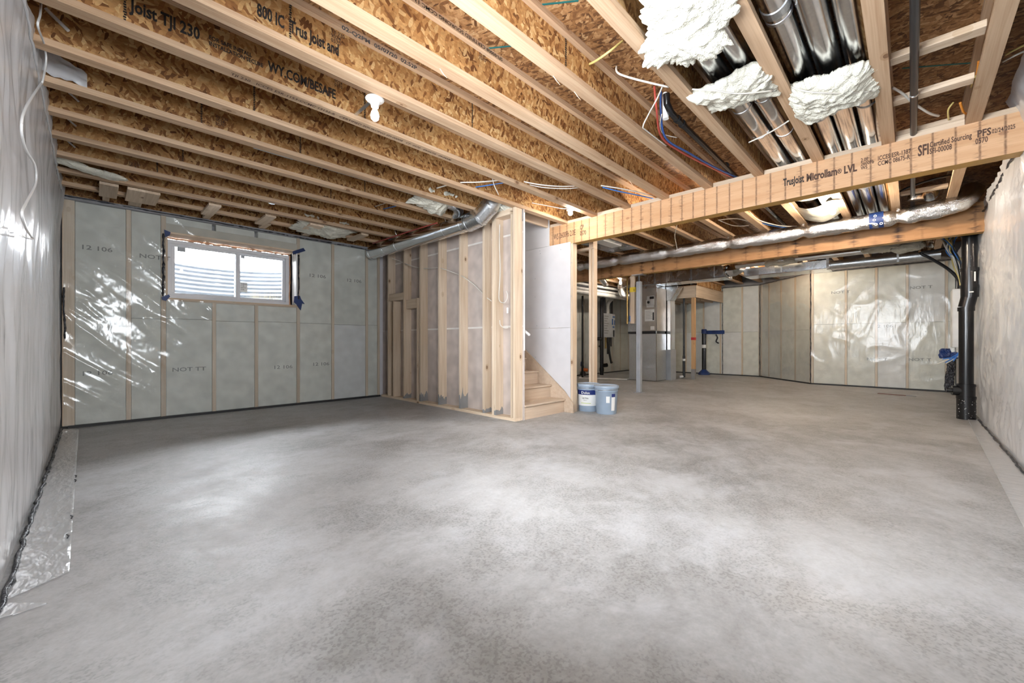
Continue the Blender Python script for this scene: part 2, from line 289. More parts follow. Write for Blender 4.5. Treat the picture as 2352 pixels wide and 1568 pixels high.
# ------------------------------------------------------------------ mesh helpers
def origin_of(o):
    p = Vector((0, 0, 0))
    while o is not None: p = p + o.location; o = o.parent
    return p
def tag(o, label=None, cat=None, group=None, kind=None):
    for k, v in (('label', label), ('category', cat), ('group', group), ('kind', kind)):
        if v: o[k] = v
    return o
def thing(name, label, cat, loc, group=None):
    o = bpy.data.objects.new(name, None); COL.objects.link(o); o.location = Vector(loc); o.empty_display_size = 0.05
    return tag(o, label, cat, group)
def struct(name, loc=(0, 0, 0), label=None, cat=None):
    o = bpy.data.objects.new(name, None); COL.objects.link(o); o.location = Vector(loc)
    return tag(o, label, cat, kind='structure')
class MB:
    def __init__(s): s.v = []; s.f = []; s.m = []
    def quad(s, a, b, c, d, mi=0):
        n = len(s.v); s.v += [Vector(p) for p in (a, b, c, d)]; s.f.append((n, n + 1, n + 2, n + 3)); s.m.append(mi); return s
    def box(s, x0, x1, y0, y1, z0, z1, mi=0):
        n = len(s.v); s.v += [Vector(p) for p in ((x0, y0, z0), (x1, y0, z0), (x1, y1, z0), (x0, y1, z0), (x0, y0, z1), (x1, y0, z1), (x1, y1, z1), (x0, y1, z1))]
        for q in ((0, 3, 2, 1), (4, 5, 6, 7), (0, 1, 5, 4), (1, 2, 6, 5), (2, 3, 7, 6), (3, 0, 4, 7)): s.f.append(tuple(n + i for i in q)); s.m.append(mi)
        return s
    def bar(s, a, b, w, h, up=(0, 0, 1), mi=0):
        a = Vector(a); b = Vector(b); d = (b - a).normalized(); up = Vector(up)
        if abs(d.dot(up)) > 0.99: up = Vector((1, 0, 0))
        sx = d.cross(up).normalized(); sz = sx.cross(d).normalized(); n = len(s.v)
        for p in (a, b):
            for i, j in ((-1, -1), (1, -1), (1, 1), (-1, 1)): s.v.append(p + sx * (i * w / 2) + sz * (j * h / 2))
        for q in ((0, 1, 2, 3), (7, 6, 5, 4), (0, 4, 5, 1), (1, 5, 6, 2), (2, 6, 7, 3), (3, 7, 4, 0)): s.f.append(tuple(n + i for i in q)); s.m.append(mi)
        return s
    def prism(s, pts, vec, mi=0):
        vec = Vector(vec); k = len(pts); n = len(s.v); s.v += [Vector(p) for p in pts] + [Vector(p) + vec for p in pts]
        s.f.append(tuple(n + i for i in range(k - 1, -1, -1))); s.f.append(tuple(n + k + i for i in range(k))); s.m += [mi, mi]
        for i in range(k): j = (i + 1) % k; s.f.append((n + i, n + j, n + k + j, n + k + i)); s.m.append(mi)
        return s
    def tube(s, pts, r, seg=10, caps=True, mi=0):
        pts = [Vector(p) for p in pts]; k = len(pts); rs = r if isinstance(r, (list, tuple)) else [r] * k
        t0 = (pts[1] - pts[0]).normalized(); ref = Vector((0, 0, 1)) if abs(t0.z) < 0.9 else Vector((1, 0, 0))
        nx = t0.cross(ref).normalized(); n0 = len(s.v)
        for i in range(k):
            t = (pts[min(i + 1, k - 1)] - pts[max(i - 1, 0)])
            t = t.normalized() if t.length > 1e-9 else t0
            nx = (nx - t * nx.dot(t)); nx = nx.normalized() if nx.length > 1e-6 else t.orthogonal().normalized(); ny = t.cross(nx)
            for j in range(seg):
                a = 2 * math.pi * j / seg; s.v.append(pts[i] + (nx * math.cos(a) + ny * math.sin(a)) * rs[i])
        for i in range(k - 1):
            for j in range(seg):
                j2 = (j + 1) % seg; s.f.append((n0 + i * seg + j, n0 + i * seg + j2, n0 + (i + 1) * seg + j2, n0 + (i + 1) * seg + j)); s.m.append(mi)
        if caps:
            s.f.append(tuple(n0 + j for j in range(seg - 1, -1, -1))); s.f.append(tuple(n0 + (k - 1) * seg + j for j in range(seg))); s.m += [mi, mi]
        return s
    def lathe(s, prof, c, ax=(0, 0, 1), seg=24, mi=0):
        ax = Vector(ax).normalized(); e1 = ax.orthogonal().normalized(); e2 = ax.cross(e1); c = Vector(c); n0 = len(s.v); k = len(prof)
        for (r, h) in prof:
            for j in range(seg):
                a = 2 * math.pi * j / seg; s.v.append(c + ax * h + (e1 * math.cos(a) + e2 * math.sin(a)) * max(r, 1e-4))
        for i in range(k - 1):
            for j in range(seg):
                j2 = (j + 1) % seg; s.f.append((n0 + i * seg + j, n0 + i * seg + j2, n0 + (i + 1) * seg + j2, n0 + (i + 1) * seg + j)); s.m.append(mi)
        return s
    def grid(s, fn, nu, nv, keep=None):
        n0 = len(s.v)
        for j in range(nv + 1):
            for i in range(nu + 1): s.v.append(Vector(fn(i / nu, j / nv)))
        for j in range(nv):
            for i in range(nu):
                if keep and not keep((i + 0.5) / nu, (j + 0.5) / nv): continue
                a = n0 + j * (nu + 1) + i; s.f.append((a, a + 1, a + nu + 2, a + nu + 1)); s.m.append(0)
        return s
    def blob(s, c, size, seed, amp=0.25, sub=4, freq=3.0, power=0.45, rot=None):
        bm = bmesh.new(); bmesh.ops.create_cube(bm, size=2.0); bmesh.ops.subdivide_edges(bm, edges=bm.edges[:], cuts=2 ** sub - 1, use_grid_fill=True)
        n0 = len(s.v); off = Vector((seed * 7.3, seed * 3.1, seed * 1.7)); c = Vector(c)
        for v in bm.verts:
            p = v.co.copy(); q = p.normalized() * (p.length ** power * 1.0); q = Vector((q.x * size[0] / 2, q.y * size[1] / 2, q.z * size[2] / 2))
            w = q + off; d = noise.noise(w * freq * 2) + 0.6 * noise.noise(w * freq * 5) + 0.45 * noise.noise(w * freq * 12) + 0.25 * noise.noise(w * freq * 28)
            nrm = p.normalized(); q = q + Vector((nrm.x, nrm.y, nrm.z)) * d * amp * min(size)
            if rot is not None: q = rot @ q
            s.v.append(c + q)
        for f in bm.faces: s.f.append(tuple(n0 + v.index for v in f.verts)); s.m.append(0)
        bm.free(); return s
    def build(s, name, mat, parent=None, smooth=False, bevel=0.0, seg=1):
        mats = mat if isinstance(mat, (list, tuple)) else [mat]
        me = bpy.data.meshes.new(name)
        if parent is not None: o0 = origin_of(parent)
        else:
            xs = [p.x for p in s.v]; ys = [p.y for p in s.v]; zs = [p.z for p in s.v]
            o0 = Vector(((min(xs) + max(xs)) / 2, (min(ys) + max(ys)) / 2, min(zs)))
        me.from_pydata([p - o0 for p in s.v], [], s.f)
        for x in mats: me.materials.append(M[x] if isinstance(x, str) else x)
        for p, i in zip(me.polygons, s.m): p.material_index = i
        if bevel:
            bm = bmesh.new(); bm.from_mesh(me)
            es = [e for e in bm.edges if len(e.link_faces) == 2 and e.calc_face_angle(0) > 0.6]
            bmesh.ops.bevel(bm, geom=es, offset=bevel, segments=seg, affect='EDGES', clamp_overlap=True); bm.to_mesh(me); bm.free()
        if smooth:
            me.polygons.foreach_set('use_smooth', [True] * len(me.polygons))
            if smooth != 'all': me.set_sharp_from_angle(angle=0.8)
        me.update()
        ob = bpy.data.objects.new(name, me); COL.objects.link(ob)
        if parent is not None: ob.parent = parent
        else: ob.location = o0
        return ob
def box(name, mat, parent, x0, x1, y0, y1, z0, z1, bevel=0.0):
    return MB().box(min(x0, x1), max(x0, x1), min(y0, y1), max(y0, y1), min(z0, z1), max(z0, z1)).build(name, mat, parent, bevel=bevel)
def spline(pts, n=8):
    P = [Vector(p) for p in pts]; out = []
    for i in range(len(P) - 1):
        a = P[max(i - 1, 0)]; b = P[i]; c = P[i + 1]; d = P[min(i + 2, len(P) - 1)]
        for k in range(n):
            t = k / n; out.append(0.5 * ((2 * b) + (c - a) * t + (2 * a - 5 * b + 4 * c - d) * t * t + (3 * b - a - 3 * c + d) * t ** 3))
    out.append(P[-1]); return out
def cable(name, mat, pts, r, parent=None, label=None, cat='cable', group=None, n=6, seg=6):
    o = MB().tube(spline(pts, n), r, seg).build(name, mat, parent, smooth='all')
    if parent is None: tag(o, label, cat, group)
    return o
TEXTS = []
def text(body, size, org, xd, ud, mat, parent, name='print', sx=1.0, align='LEFT', spacing=1.0, label=None, fit=None, bold=0.012):
    cu = bpy.data.curves.new('t', 'FONT'); cu.body = body; cu.size = size; cu.align_x = align; cu.align_y = 'CENTER'; cu.resolution_u = 2; cu.space_line = spacing; cu.offset = bold * size
    ob = bpy.data.objects.new('t', cu); COL.objects.link(ob)
    TEXTS.append((ob, Vector(org), Vector(xd).normalized() * sx, Vector(ud).normalized(), mat, parent, name, label, fit))
def flush_text():
    bpy.context.view_layer.update(); dg = bpy.context.evaluated_depsgraph_get()
    for ob, org, xd, ud, mat, parent, name, label, fit in TEXTS:
        me = bpy.data.meshes.new_from_object(ob.evaluated_get(dg))
        o0 = origin_of(parent)
        if fit:
            w = max(v.co.x for v in me.vertices) - min(v.co.x for v in me.vertices); xd = xd.normalized() * (fit / w)
        for v in me.vertices: v.co = org + xd * v.co.x + ud * v.co.y - o0
        me.materials.clear(); me.materials.append(M[mat]); me.name = name
        o = bpy.data.objects.new(name, me); COL.objects.link(o); o.parent = parent
        if label: o['label'] = label
    for t in TEXTS:
        cu = t[0].data; bpy.data.objects.remove(t[0]); bpy.data.curves.remove(cu)
def fbm(p, f): return noise.noise(p * f) + 0.5 * noise.noise(p * f * 2.1) + 0.25 * noise.noise(p * f * 4.3)
def ridge(p): return 1.0 - min(1.0, abs(noise.noise(p)) * 3.2)

#@@STRUCT
# ------------------------------------------------------------------ the room
XL, YR, YW, XS = -0.2545, -0.635, 7.075, 3.752
ZJ = 2.735; JD = 0.302; ZT = ZJ + JD
XLV0, XLV1, ZLV = 4.82, 4.955, 2.433
XB0, XB1, ZB2 = 7.58, 7.72, 2.36
XA = 12.0; XE = 13.45
def jy(k): return 0.14 + 0.4915 * k + 0.0008 * k * k

fl = MB().box(-0.9, 14.2, -1.2, 7.6, -0.15, 0.0).build('floor', 'floor'); tag(fl, 'bare grey concrete slab with pale trowel blotches', 'floor', kind='structure')
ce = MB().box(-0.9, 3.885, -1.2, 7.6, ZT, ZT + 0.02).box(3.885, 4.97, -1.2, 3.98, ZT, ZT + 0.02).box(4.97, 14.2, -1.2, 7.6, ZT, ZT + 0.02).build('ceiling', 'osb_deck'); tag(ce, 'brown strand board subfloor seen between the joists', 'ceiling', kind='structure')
for (u, v, w) in ((1270, 8, 0.30), (1152, 108, 0.22), (2160, 150, 0.5)):
    p = PZ(u, v, ZT - 0.0015); MB().bar(p + Vector((-w * 0.3, w * 0.4, 0)), p + Vector((w * 0.3, -w * 0.4, 0)), 0.012, 0.002).build('chalk_line', 'teal', ce)

# --- left wall (folded poly over framing)
wl = struct('wall_left', (XL, 3.2, 0), 'side wall wrapped in folded white poly film', 'wall')
for a in ((-1.0, 0.1, 0, ZT + 0.3), (2.2, 7.5, 0, ZT + 0.3), (0.1, 2.2, 0, 1.1), (0.1, 2.2, 2.4, ZT + 0.3)): box('foundation', 'found', wl, -0.55, -0.36, a[0], a[1], a[2], a[3])
box('rim_board', 'osb_web', wl, -0.345, -0.30, -0.7, 7.2, ZJ - 0.03, ZT)
for i in range(16):
    y = -0.55 + i * 0.5
    if -0.5 < y < 2.2: continue
    box('insulation_batt', 'batt_w', wl, -0.36, XL - 0.035, y + 0.04, y + 0.5, 0.04, ZJ - 0.06); box('stud', 'lum_z', wl, -0.36, XL - 0.03, y, y + 0.038, 0.03, ZJ - 0.06)
def left_fn(a, b):
    y = -0.63 + a * 7.68; z = 0.015 + b * (ZJ + 0.07)
    p = Vector((y * 2.4, z * 0.5, 3.0)); q = Vector((y * 6.5, z * 0.9, 9.0))
    d = 0.020 * fbm(p, 1.0) + 0.010 * ridge(q) + 0.004 * noise.noise(Vector((y * 22, z * 3.5, 1)))
    bul = 0.030 * math.exp(-((z - 1.9) / 0.5) ** 2) * math.exp(-((y - 3.2) / 1.6) ** 2) * (0.6 + noise.noise(Vector((y * 3, z * 2, 0))))
    top = 0.035 * max(0, (z - 2.35) / 0.45)
    edge = min(1, b * 14 + 0.15)
    return (XL + (d + bul) * edge - 0.012 + top, y, z)
MB().grid(left_fn, 260, 90, lambda a, b: not (0.1 < -0.63 + a * 7.68 < 2.2 and 1.1 < b * (ZJ + 0.07) < 2.4)).build('poly_sheet', 'poly_side', wl, smooth='all')
def seam(pts, r0, seed):
    out = []; rs = []
    for i, p in enumerate(pts):
        p = Vector(p); w = Vector((noise.noise(p * 9 + Vector((seed, 0, 0))), noise.noise(p * 9 + Vector((0, seed, 0))), noise.noise(p * 9 + Vector((0, 0, seed))))) * r0 * 0.8
        out.append(p + w); rs.append(r0 * (0.55 + 0.9 * abs(noise.noise(p * 23 + Vector((seed, 3, 0))))))
    return out, rs
def bead(name, mat, a, b, r, parent, seed=1, n=80):
    a = Vector(a); b = Vector(b); pts, rs = seam([a.lerp(b, i / n) for i in range(n + 1)], r, seed)
    return MB().tube(pts, rs, 6).build(name, mat, parent, smooth='all')
bead('sealant_bead', 'seal', (XL + 0.012, 1.9, 0.012), (XL + 0.012, 7.03, 0.012), 0.013, wl, 3, 160)
MB().grid(lambda a, b: (XL + 0.01 + a * 0.22, jy(8) - 0.075 + 0.05 * a + 0.012 * noise.noise(Vector((a * 4, b * 4, 2))), ZJ + 0.045 + b * 0.19 * (1 - 0.5 * a) + 0.02 * noise.noise(Vector((a * 5, b * 2, 0)))), 16, 12).build('film_flap', 'poly_side', wl, smooth='all')
bead('film_crease', 'poly_floor', (XL + 0.045, 1.6, 2.53), (XL + 0.03, 6.4, 2.60), 0.008, wl, 5, 120)
bead('sealant_bead', 'seal', (XL + 0.035, 7.035, 1.05), (XL + 0.02, 7.035, 1.65), 0.012, wl, 8, 40)

# --- right wall
wr = struct('wall_right', (6, YR, 0), 'long side wall of wrinkled poly film beside the black stack', 'wall')
for a in ((-0.9, 0.1, 0, ZT + 0.3), (1.1, 14.2, 0, ZT + 0.3), (0.1, 1.1, 0, 1.1), (0.1, 1.1, 2.4, ZT + 0.3)): box('foundation', 'found', wr, a[0], a[1], YR - 0.35, YR - 0.16, a[2], a[3])
box('rim_board', 'osb_web', wr, -0.3, 14.0, YR - 0.15, YR - 0.11, ZJ + 0.03, ZT)
box('top_plate', 'lum_x', wr, -0.3, 13.4, YR - 0.14, YR - 0.02, ZJ - 0.075, ZJ - 0.037)
for i in range(27):
    x = -0.2 + i * 0.5
    if -0.6 < x < 1.3: continue
    box('insulation_batt', 'batt_w', wr, x + 0.04, x + 0.5, YR - 0.15, YR - 0.035, 0.04, ZJ - 0.08); box('stud', 'lum_z', wr, x, x + 0.038, YR - 0.15, YR - 0.03, 0.03, ZJ - 0.08)
def right_fn(a, b):
    x = -0.25 + a * 12.2; z = 0.015 + b * (ZJ - 0.02)
    p = Vector((x * 2.2, z * 1.0, 5.0)); t = Vector((x * 5.0 + z * 2.2, z * 2.2, 8.0))
    d = 0.022 * fbm(p, 1.0) + 0.020 * ridge(t) ** 2 + 0.008 * ridge(Vector((x * 9 - z * 1.5, z * 1.8, 2))) ** 2
    fade = 1.0 if x < 8 else max(0.25, 1 - (x - 8) * 0.5)
    return (x, YR + d * fade * min(1, b * 14 + 0.15) - 0.008, z)
MB().grid(right_fn, 380, 90, lambda a, b: not (0.1 < -0.25 + a * 12.2 < 1.1 and 1.1 < b * (ZJ - 0.02) < 2.4)).build('poly_sheet', 'poly_side', wr, smooth='all')
bead('sealant_bead', 'seal', (3.5, YR + 0.012, 0.012), (8.0, YR + 0.012, 0.012), 0.011, wr, 4, 120)
bead('sealant_bead', 'seal', (4.97, YR + 0.0, 2.64), (7.9, YR + 0.0, 2.60), 0.012, wr, 6, 90)
MB().grid(lambda a, b: (3.2 + a * 1.75, YR + 0.02 + 0.09 * b ** 2 + 0.02 * fbm(Vector((a * 6, b * 3, 0)), 1), 2.36 + b * 0.52), 50, 20).build('film_flap', 'poly_side', wr, smooth='all')

# --- window wall
ww = struct('wall_window', (1.7, YW, 0), 'insulated stud wall under clear poly with one slider window', 'wall')
WX0, WX1, WZ0, WZ1 = 0.70, 2.285, 1.600, 2.462
for a in ((-0.6, WX0, 0, ZT + 0.2), (WX1, 5.2, 0, ZT + 0.2), (WX0, WX1, 0, WZ0), (WX0, WX1, WZ1, ZT + 0.2)):
    box('foundation', 'found', ww, a[0], a[1], YW + 0.19, YW + 0.40, a[2], a[3])
box('rim_board', 'osb_web', ww, -0.3, 3.8, YW + 0.15, YW + 0.18, ZJ, ZT)
box('sill_plate', 'found', ww, -0.3, 3.8, YW - 0.01, YW + 0.18, ZJ - 0.045, ZJ - 0.002)
box('bottom_plate', 'dark', ww, -0.2, 3.74, YW - 0.012, YW + 0.1, 0, 0.03)
YS = YW + 0.014
SX = [(-0.245, 0.10), (0.30, 0.045), (0.635, 0.05), (1.19, 0.042), (1.715, 0.042), (2.305, 0.045), (2.86, 0.042), (3.47, 0.042), (3.70, 0.04)]
for x, w in SX:
    top = WZ0 - 0.035 if x in (1.19, 1.715) else ZJ - 0.05
    box('stud', 'lum_z', ww, x, x + w, YS, YS + 0.14, 0.03, top)
box('rough_sill', 'lum_x', ww, WX0 - 0.03, WX1 + 0.03, YS - 0.004, YS + 0.15, WZ0 - 0.035, WZ0)
box('header', 'kraft', ww, WX0 - 0.03, WX1 + 0.03, YS + 0.004, YS + 0.15, WZ1 + 0.004, WZ1 + 0.13)
edges = sorted(SX)
for i in range(len(edges) - 1):
    x0 = edges[i][0] + edges[i][1]; x1 = edges[i + 1][0]
    inw = x0 > WX0 - 0.1 and x1 < WX1 + 0.1
    mt = 'batt_w' if i in (6,) else 'batt'
    zs = 1.31 + 0.02 * random.random()
    box('insulation_batt', mt, ww, x0 + 0.003, x1 - 0.003, YS + 0.012, YS + 0.14, 0.03, zs, 0.004)
    if inw: box('insulation_batt', 'batt', ww, x0 + 0.003, x1 - 0.003, YS + 0.016, YS + 0.14, zs + 0.004, WZ0 - 0.036, 0.004); box('insulation_batt', 'batt', ww, x0 + 0.003, x1 - 0.003, YS + 0.02, YS + 0.14, WZ1 + 0.135, ZJ - 0.05)
    else: box('insulation_batt', 'batt', ww, x0 + 0.003, x1 - 0.003, YS + 0.018, YS + 0.14, zs + 0.004, ZJ - 0.05, 0.004)
def win_fn(a, b):
    x = XL + 0.02 + a * 3.98; z = 0.02 + b * (2.705 - 0.02 + 0.03 * (1 - a))
    s, c = math.sin(0.72), math.cos(0.72); al = x * c - z * s; ac = x * s + z * c
    p1 = Vector((al * 0.55, ac * 3.4, 2.0)); p2 = Vector((al * 0.9, ac * 7.5, 5.0)); p3 = Vector((al * 2.0, ac * 16.0, 7.0))
    wgt = max(0.16, 1.0 - max(0, x - 0.7) * 0.42) * (0.35 + 0.65 * math.exp(-((z - 1.25) / 0.85) ** 2))
    m1 = max(0.0, min(1.0, 0.5 + 1.6 * noise.noise(Vector((x * 1.6, z * 1.6, 11)))))
    near = math.exp(-((z - 1.42) / 0.16) ** 2)
    d = wgt * (0.022 * ridge(p1) ** 3 + m1 * 0.012 * ridge(p2) ** 2 + m1 * 0.004 * ridge(p3)) + (0.0025 + 0.006 * near * m1) * fbm(Vector((x * 5, z * 5, 0)), 1.0)
    return (x, YW + 0.004 - d * min(1, b * 20 + 0.1), z)
MB().grid(win_fn, 230, 170, lambda a, b: not (WX0 - 0.012 < XL + 0.02 + a * 3.98 < WX1 + 0.012 and WZ0 - 0.012 < 0.02 + b * (2.685 + 0.03 * (1 - a)) < WZ1 + 0.012)).build('poly_sheet', 'poly', ww, smooth='all')
bead('sealant_bead', 'seal', (-0.235, YW - 0.006, 2.722), (3.66, YW - 0.006, 2.690), 0.011, ww, 2, 160)
for (u, v, s) in ((222, 571, '12 106'), (356, 591, 'NOT T'), (223, 857, '12 106'), (435, 848, 'NOT TT'), (650, 843, '12 106'), (729, 634, '12 106'), (813, 645, '12 106'), (737, 836, '12 106')):
    p = PY(u, v, YS + 0.010); text(s, 0.075, p, (1, 0, 0), (0, 0, 1), 'ink_g', ww, sx=1.35, align='CENTER')

# --- stair walls
ws = struct('wall_stair', (XS, 5.2, 0), 'open stud wall along the stairs with drywall behind', 'wall')
ST = 0.14
def stud(y0, z0=0.038, z1=2.66, w=0.038, x0=XS, d=ST, mat='lum_z'): return box('stud', mat, ws, x0, x0 + d, y0, y0 + w, z0, z1, 0.002)
ys_l = [6.823, 6.285, 5.786, 5.264, 4.745, 4.227]
for y in ys_l: stud(y - 0.038)
stud(3.998); stud(3.959); stud(3.668, x0=XS + 0.02, d=0.11); stud(3.604, z1=ZJ - 0.002)
box('bottom_plate', 'lum_y', ws, XS + 0.004, XS + ST, 3.604, YW - 0.02, 0, 0.038)
box('top_plate', 'lum_y', ws, XS, XS + ST, 3.7, YW - 0.02, 2.66, ZJ - 0.037); box('top_plate', 'lum_y', ws, XS, XS + ST, 3.66, YW - 0.02, ZJ - 0.037, ZJ - 0.001)
stud(6.60, 0.038, 1.74); stud(5.83, 0.038, 1.74); box('header_block', 'lum_y', ws, XS, XS + 0.1, 6.29, 6.78, 1.745, 1.87, 0.002); box('header_block', 'lum_y', ws, XS + 0.03, XS + 0.13, 5.79, 6.24, 1.58, 1.74, 0.002)
xg = XS + ST
for z0, z1, y0 in ((0.0, 1.216, 3.59), (1.224, 2.436, 3.59), (2.444, ZJ - 0.002, 3.59), (ZJ - 0.001, ZT + 1.6, 3.985)):
    MB().box(xg, xg + 0.013, y0, YW + 0.18, z0, z1).build('drywall_panel', 'gyp_back', ws)
for z in (1.22, 2.44): MB().box(xg - 0.001, xg + 0.012, 3.6, YW, z - 0.012, z + 0.012).build('seam_tape', 'tape_w', ws)
box('drywall_skin', 'gyp', ws, xg + 0.0135, xg + 0.02, 3.588, YW + 0.18, 0, ZJ - 0.002); box('drywall_skin', 'gyp', ws, xg + 0.0135, xg + 0.02, 3.985, YW + 0.18, ZJ - 0.001, ZT + 1.6)
box('corner_bead', 'white', ws, xg + 0.002, xg + 0.022, 3.580, 3.588, 0.9, ZJ - 0.05)
for y, h in ((5.264, 0.25), (4.745, 0.40), (5.786, 0.22), (4.227, 0.10), (3.998, 0.12), (6.285, 0.12)):
    MB().grid(lambda a, b, y=y, h=h: (XS - 0.0015 if a < 0.3 else XS + (a - 0.3) / 0.7 * ST * 0.98, y - 0.0395 + (0.034 * (1 - a / 0.3) if a < 0.3 else -0.0), 0.04 + b * h * (0.55 + 0.45 * noise.noise(Vector((a * 4, y * 9, 0))) + 0.2 * noise.noise(Vector((a * 19, y * 9, 1))))), 20, 3).build('mortar_smear', 'mud', ws)
wd = struct('wall_stairwell', (XLV0, 5.2, 0), 'grey drywall side of the stairwell beyond the treads', 'wall')
for z0, z1, y0 in ((0.0, 1.218, 3.515), (1.222, 2.455, 3.515), (2.459, 2.90, 3.905)):
    MB().box(XLV0 - 0.014, XLV0 - 0.001, y0, YW + 0.18, z0, z1).build('drywall_panel', 'gyp', wd)
box('drywall_panel', 'gyp', wd, XLV0 - 0.012, XLV0 - 0.001, 3.98, YW + 0.18, 2.9, ZT + 1.6)
for y in (3.478, 3.9, 4.4, 4.9, 5.4, 5.9, 6.4, 6.9): box('stud', 'lum_z', wd, XLV0, XLV0 + 0.10, y, y + 0.038, 0.038, ZLV, 0.002)
box('bottom_plate', 'lum_y', wd, XLV0, XLV0 + 0.10, 3.478, YW, 0, 0.038)
box('shaft_end', 'gyp', wd, 3.7, 5.2, YW + 0.18, YW + 0.19, 0, ZT + 1.6); box('shaft_front', 'gyp', wd, 3.885, 4.97, 3.96, 3.98, ZT, ZT + 1.6); box('shaft_top', 'gyp', wd, 3.7, 5.2, 3.9, 7.3, ZT + 1.6, ZT + 1.62)
for u, v in ((1288, 573), (1241, 582), (1313, 603), (1229, 640), (1312, 680), (1229, 682), (1262, 752), (1316, 755), (1316, 822), (1230, 820), (1233, 748), (1240, 576)):
    p = PX(u, v, XLV0 - 0.0155); MB().lathe([(0.0, 0), (0.006, 0), (0.006, 0.002)], p, (1, 0, 0), 8).build('screw_head', 'steel', wd)

# --- far walls
wf = struct('wall_far', (XA, 0.5, 0), 'far wall of greenish batts under poly behind the ducts', 'wall')
def battwall(root, A, B, zt, ss, seed, mats=('batt',), row=1.3, film='poly_far', sw=0.04, ext=(0.3, 0.3)):
    A = Vector((A[0], A[1], 0)); B = Vector((B[0], B[1], 0)); d = (B - A).normalized(); L = (B - A).length; n = Vector((d.y, -d.x, 0))   # n points into the room when A is on the right
    if n.dot(Vector((6, 3, 0)) - A) < 0: n = -n
    def slab(name, mat, s0, s1, z0, z1, f, b, bev=0.0):
        m = MB(); m.prism([A + d * s0 + n * b + _U * z0, A + d * s1 + n * b + _U * z0, A + d * s1 + n * f + _U * z0, A + d * s0 + n * f + _U * z0], (0, 0, z1 - z0)); return m.build(name, mat, root, bevel=bev)
    slab('foundation', 'found', -ext[0], L + ext[1], 0, ZT + 0.2, -0.2, -0.4)
    slab('bottom_plate', 'dark', 0, L, 0, 0.03, 0.004, -0.1)
    for s in ss: slab('stud', 'lum_z', s, s + sw, 0.03, zt - 0.02, -0.014, -0.15)
    e = sorted(list(ss)); e = [-sw] + e + [L]
    for i in range(len(e) - 1):
        s0, s1 = e[i] + sw + 0.003, e[i + 1] - 0.003
        if s1 - s0 < 0.05: continue
        slab('insulation_batt', mats[i % len(mats)], s0, s1, 0.03, row, -0.026, -0.15, 0.004); slab('insulation_batt', mats[(i + 1) % len(mats)], s0, s1, row + 0.005, zt - 0.02, -0.03, -0.15, 0.004)
    def fn(a, b):
        s = a * L; z = 0.02 + b * (zt - 0.02); k = Vector((s * 2.0, z * 1.4, seed)); w = 0.004 * fbm(k, 1.3) + 0.007 * ridge(Vector((s * 2 + z, z * 2.2 - s, seed + 4))) ** 3
        return A + d * s + n * (w * min(1, b * 15 + 0.1)) + _U * z
    MB().grid(fn, int(L * 28), 70).build('poly_sheet', film, root, smooth='all')
    bead('sealant_bead', 'seal', A + n * 0.006 + _U * zt, B + n * 0.006 + _U * zt, 0.012, root, seed, 70)
    return A, d, n
battwall(wf, (XA, YR), (XA, 1.72), 2.66, [0.10, 0.67, 1.16, 1.68, 2.30], 1, ('batt', 'batt', 'batt_w', 'batt'), 1.42, ext=(0.3, 0.0))
for (u, v, s) in ((1930, 671, 'NOT T'), (2115, 660, 'NOT T'), (2029, 749, '12 106'), (2014, 825, 'NOT T'), (2112, 826, 'NOT T')):
    p = PX(u, v, XA + 0.02); text(s, 0.085, p, (0, -1, 0), (0, 0, 1), 'ink_g', wf, sx=1.3, align='CENTER')
wg = struct('wall_angled', (12.8, 2.5, 0), 'shaded angled wall joining the two far walls', 'wall')
battwall(wg, (XA, 1.72), (XE, 3.12), 2.66, [0.02, 0.55, 1.10, 1.62, 1.96], 2, ('batt',), 1.30, ext=(0.0, 0.3))
wh = struct('wall_back', (XE, 5, 0), 'farthest insulated wall behind the landing and furnace', 'wall')
battwall(wh, (XE, 3.12), (XE, YW), 2.66, [0.0, 0.45, 1.05, 1.55, 2.1, 2.6, 3.1, 3.6], 3, ('batt_w', 'batt'), 1.30)
for z0, z1 in ((0.02, 2.66),): bead('sealant_bead', 'seal', (XE - 0.006, 4.12, 0.02), (XE - 0.006, 4.12, 2.66), 0.011, wh, 7, 60)
bead('sealant_bead', 'seal', (XE - 0.01, 3.13, 0.02), (XE - 0.01, 3.13, 2.66), 0.012, wh, 9, 60); bead('sealant_bead', 'seal', (XA - 0.008, 1.72, 0.02), (XA - 0.008, 1.72, 2.66), 0.012, wf, 11, 60)
wu = struct('wall_utility', (9, YW, 0), 'insulated wall behind the water heater', 'wall')
battwall(wu, (XE, YW), (4.97, YW), 2.66, [0.3 + 0.55 * i for i in range(15)], 4, ('batt',), 1.30)

# --- beams
b1 = thing('lvl_beam', 'near laminated beam with printed lettering and dark splice lines', 'beam', (XLV0, 1.6, ZLV))
MB().box(XLV0, XLV1, YR - 0.10, 3.905, ZLV, ZJ - 0.001).build('beam_body', ['lvl', 'lvl_edge'], b1, bevel=0.0)
bb = b1.children[0].data
for p in bb.polygons:
    if p.normal.z < -0.5: p.material_index = 1
for k in range(-2, 8):
    y0 = jy(k) + 0.045; y1 = jy(k + 1) - 0.045
    if k == -2: y0 = YR - 0.05
    if y0 > 3.85: continue
    box('blocking', 'lum_y', b1, XLV0 + 0.006, XLV0 + 0.045, y0, min(y1, 3.9), ZJ, ZJ + 0.040 + 0.004 * (k % 3), 0.001)
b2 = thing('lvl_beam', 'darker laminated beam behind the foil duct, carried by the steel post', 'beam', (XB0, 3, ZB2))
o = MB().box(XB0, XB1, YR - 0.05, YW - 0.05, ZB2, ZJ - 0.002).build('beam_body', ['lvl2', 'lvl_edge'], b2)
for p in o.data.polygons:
    if p.normal.z < -0.5: p.material_index = 1

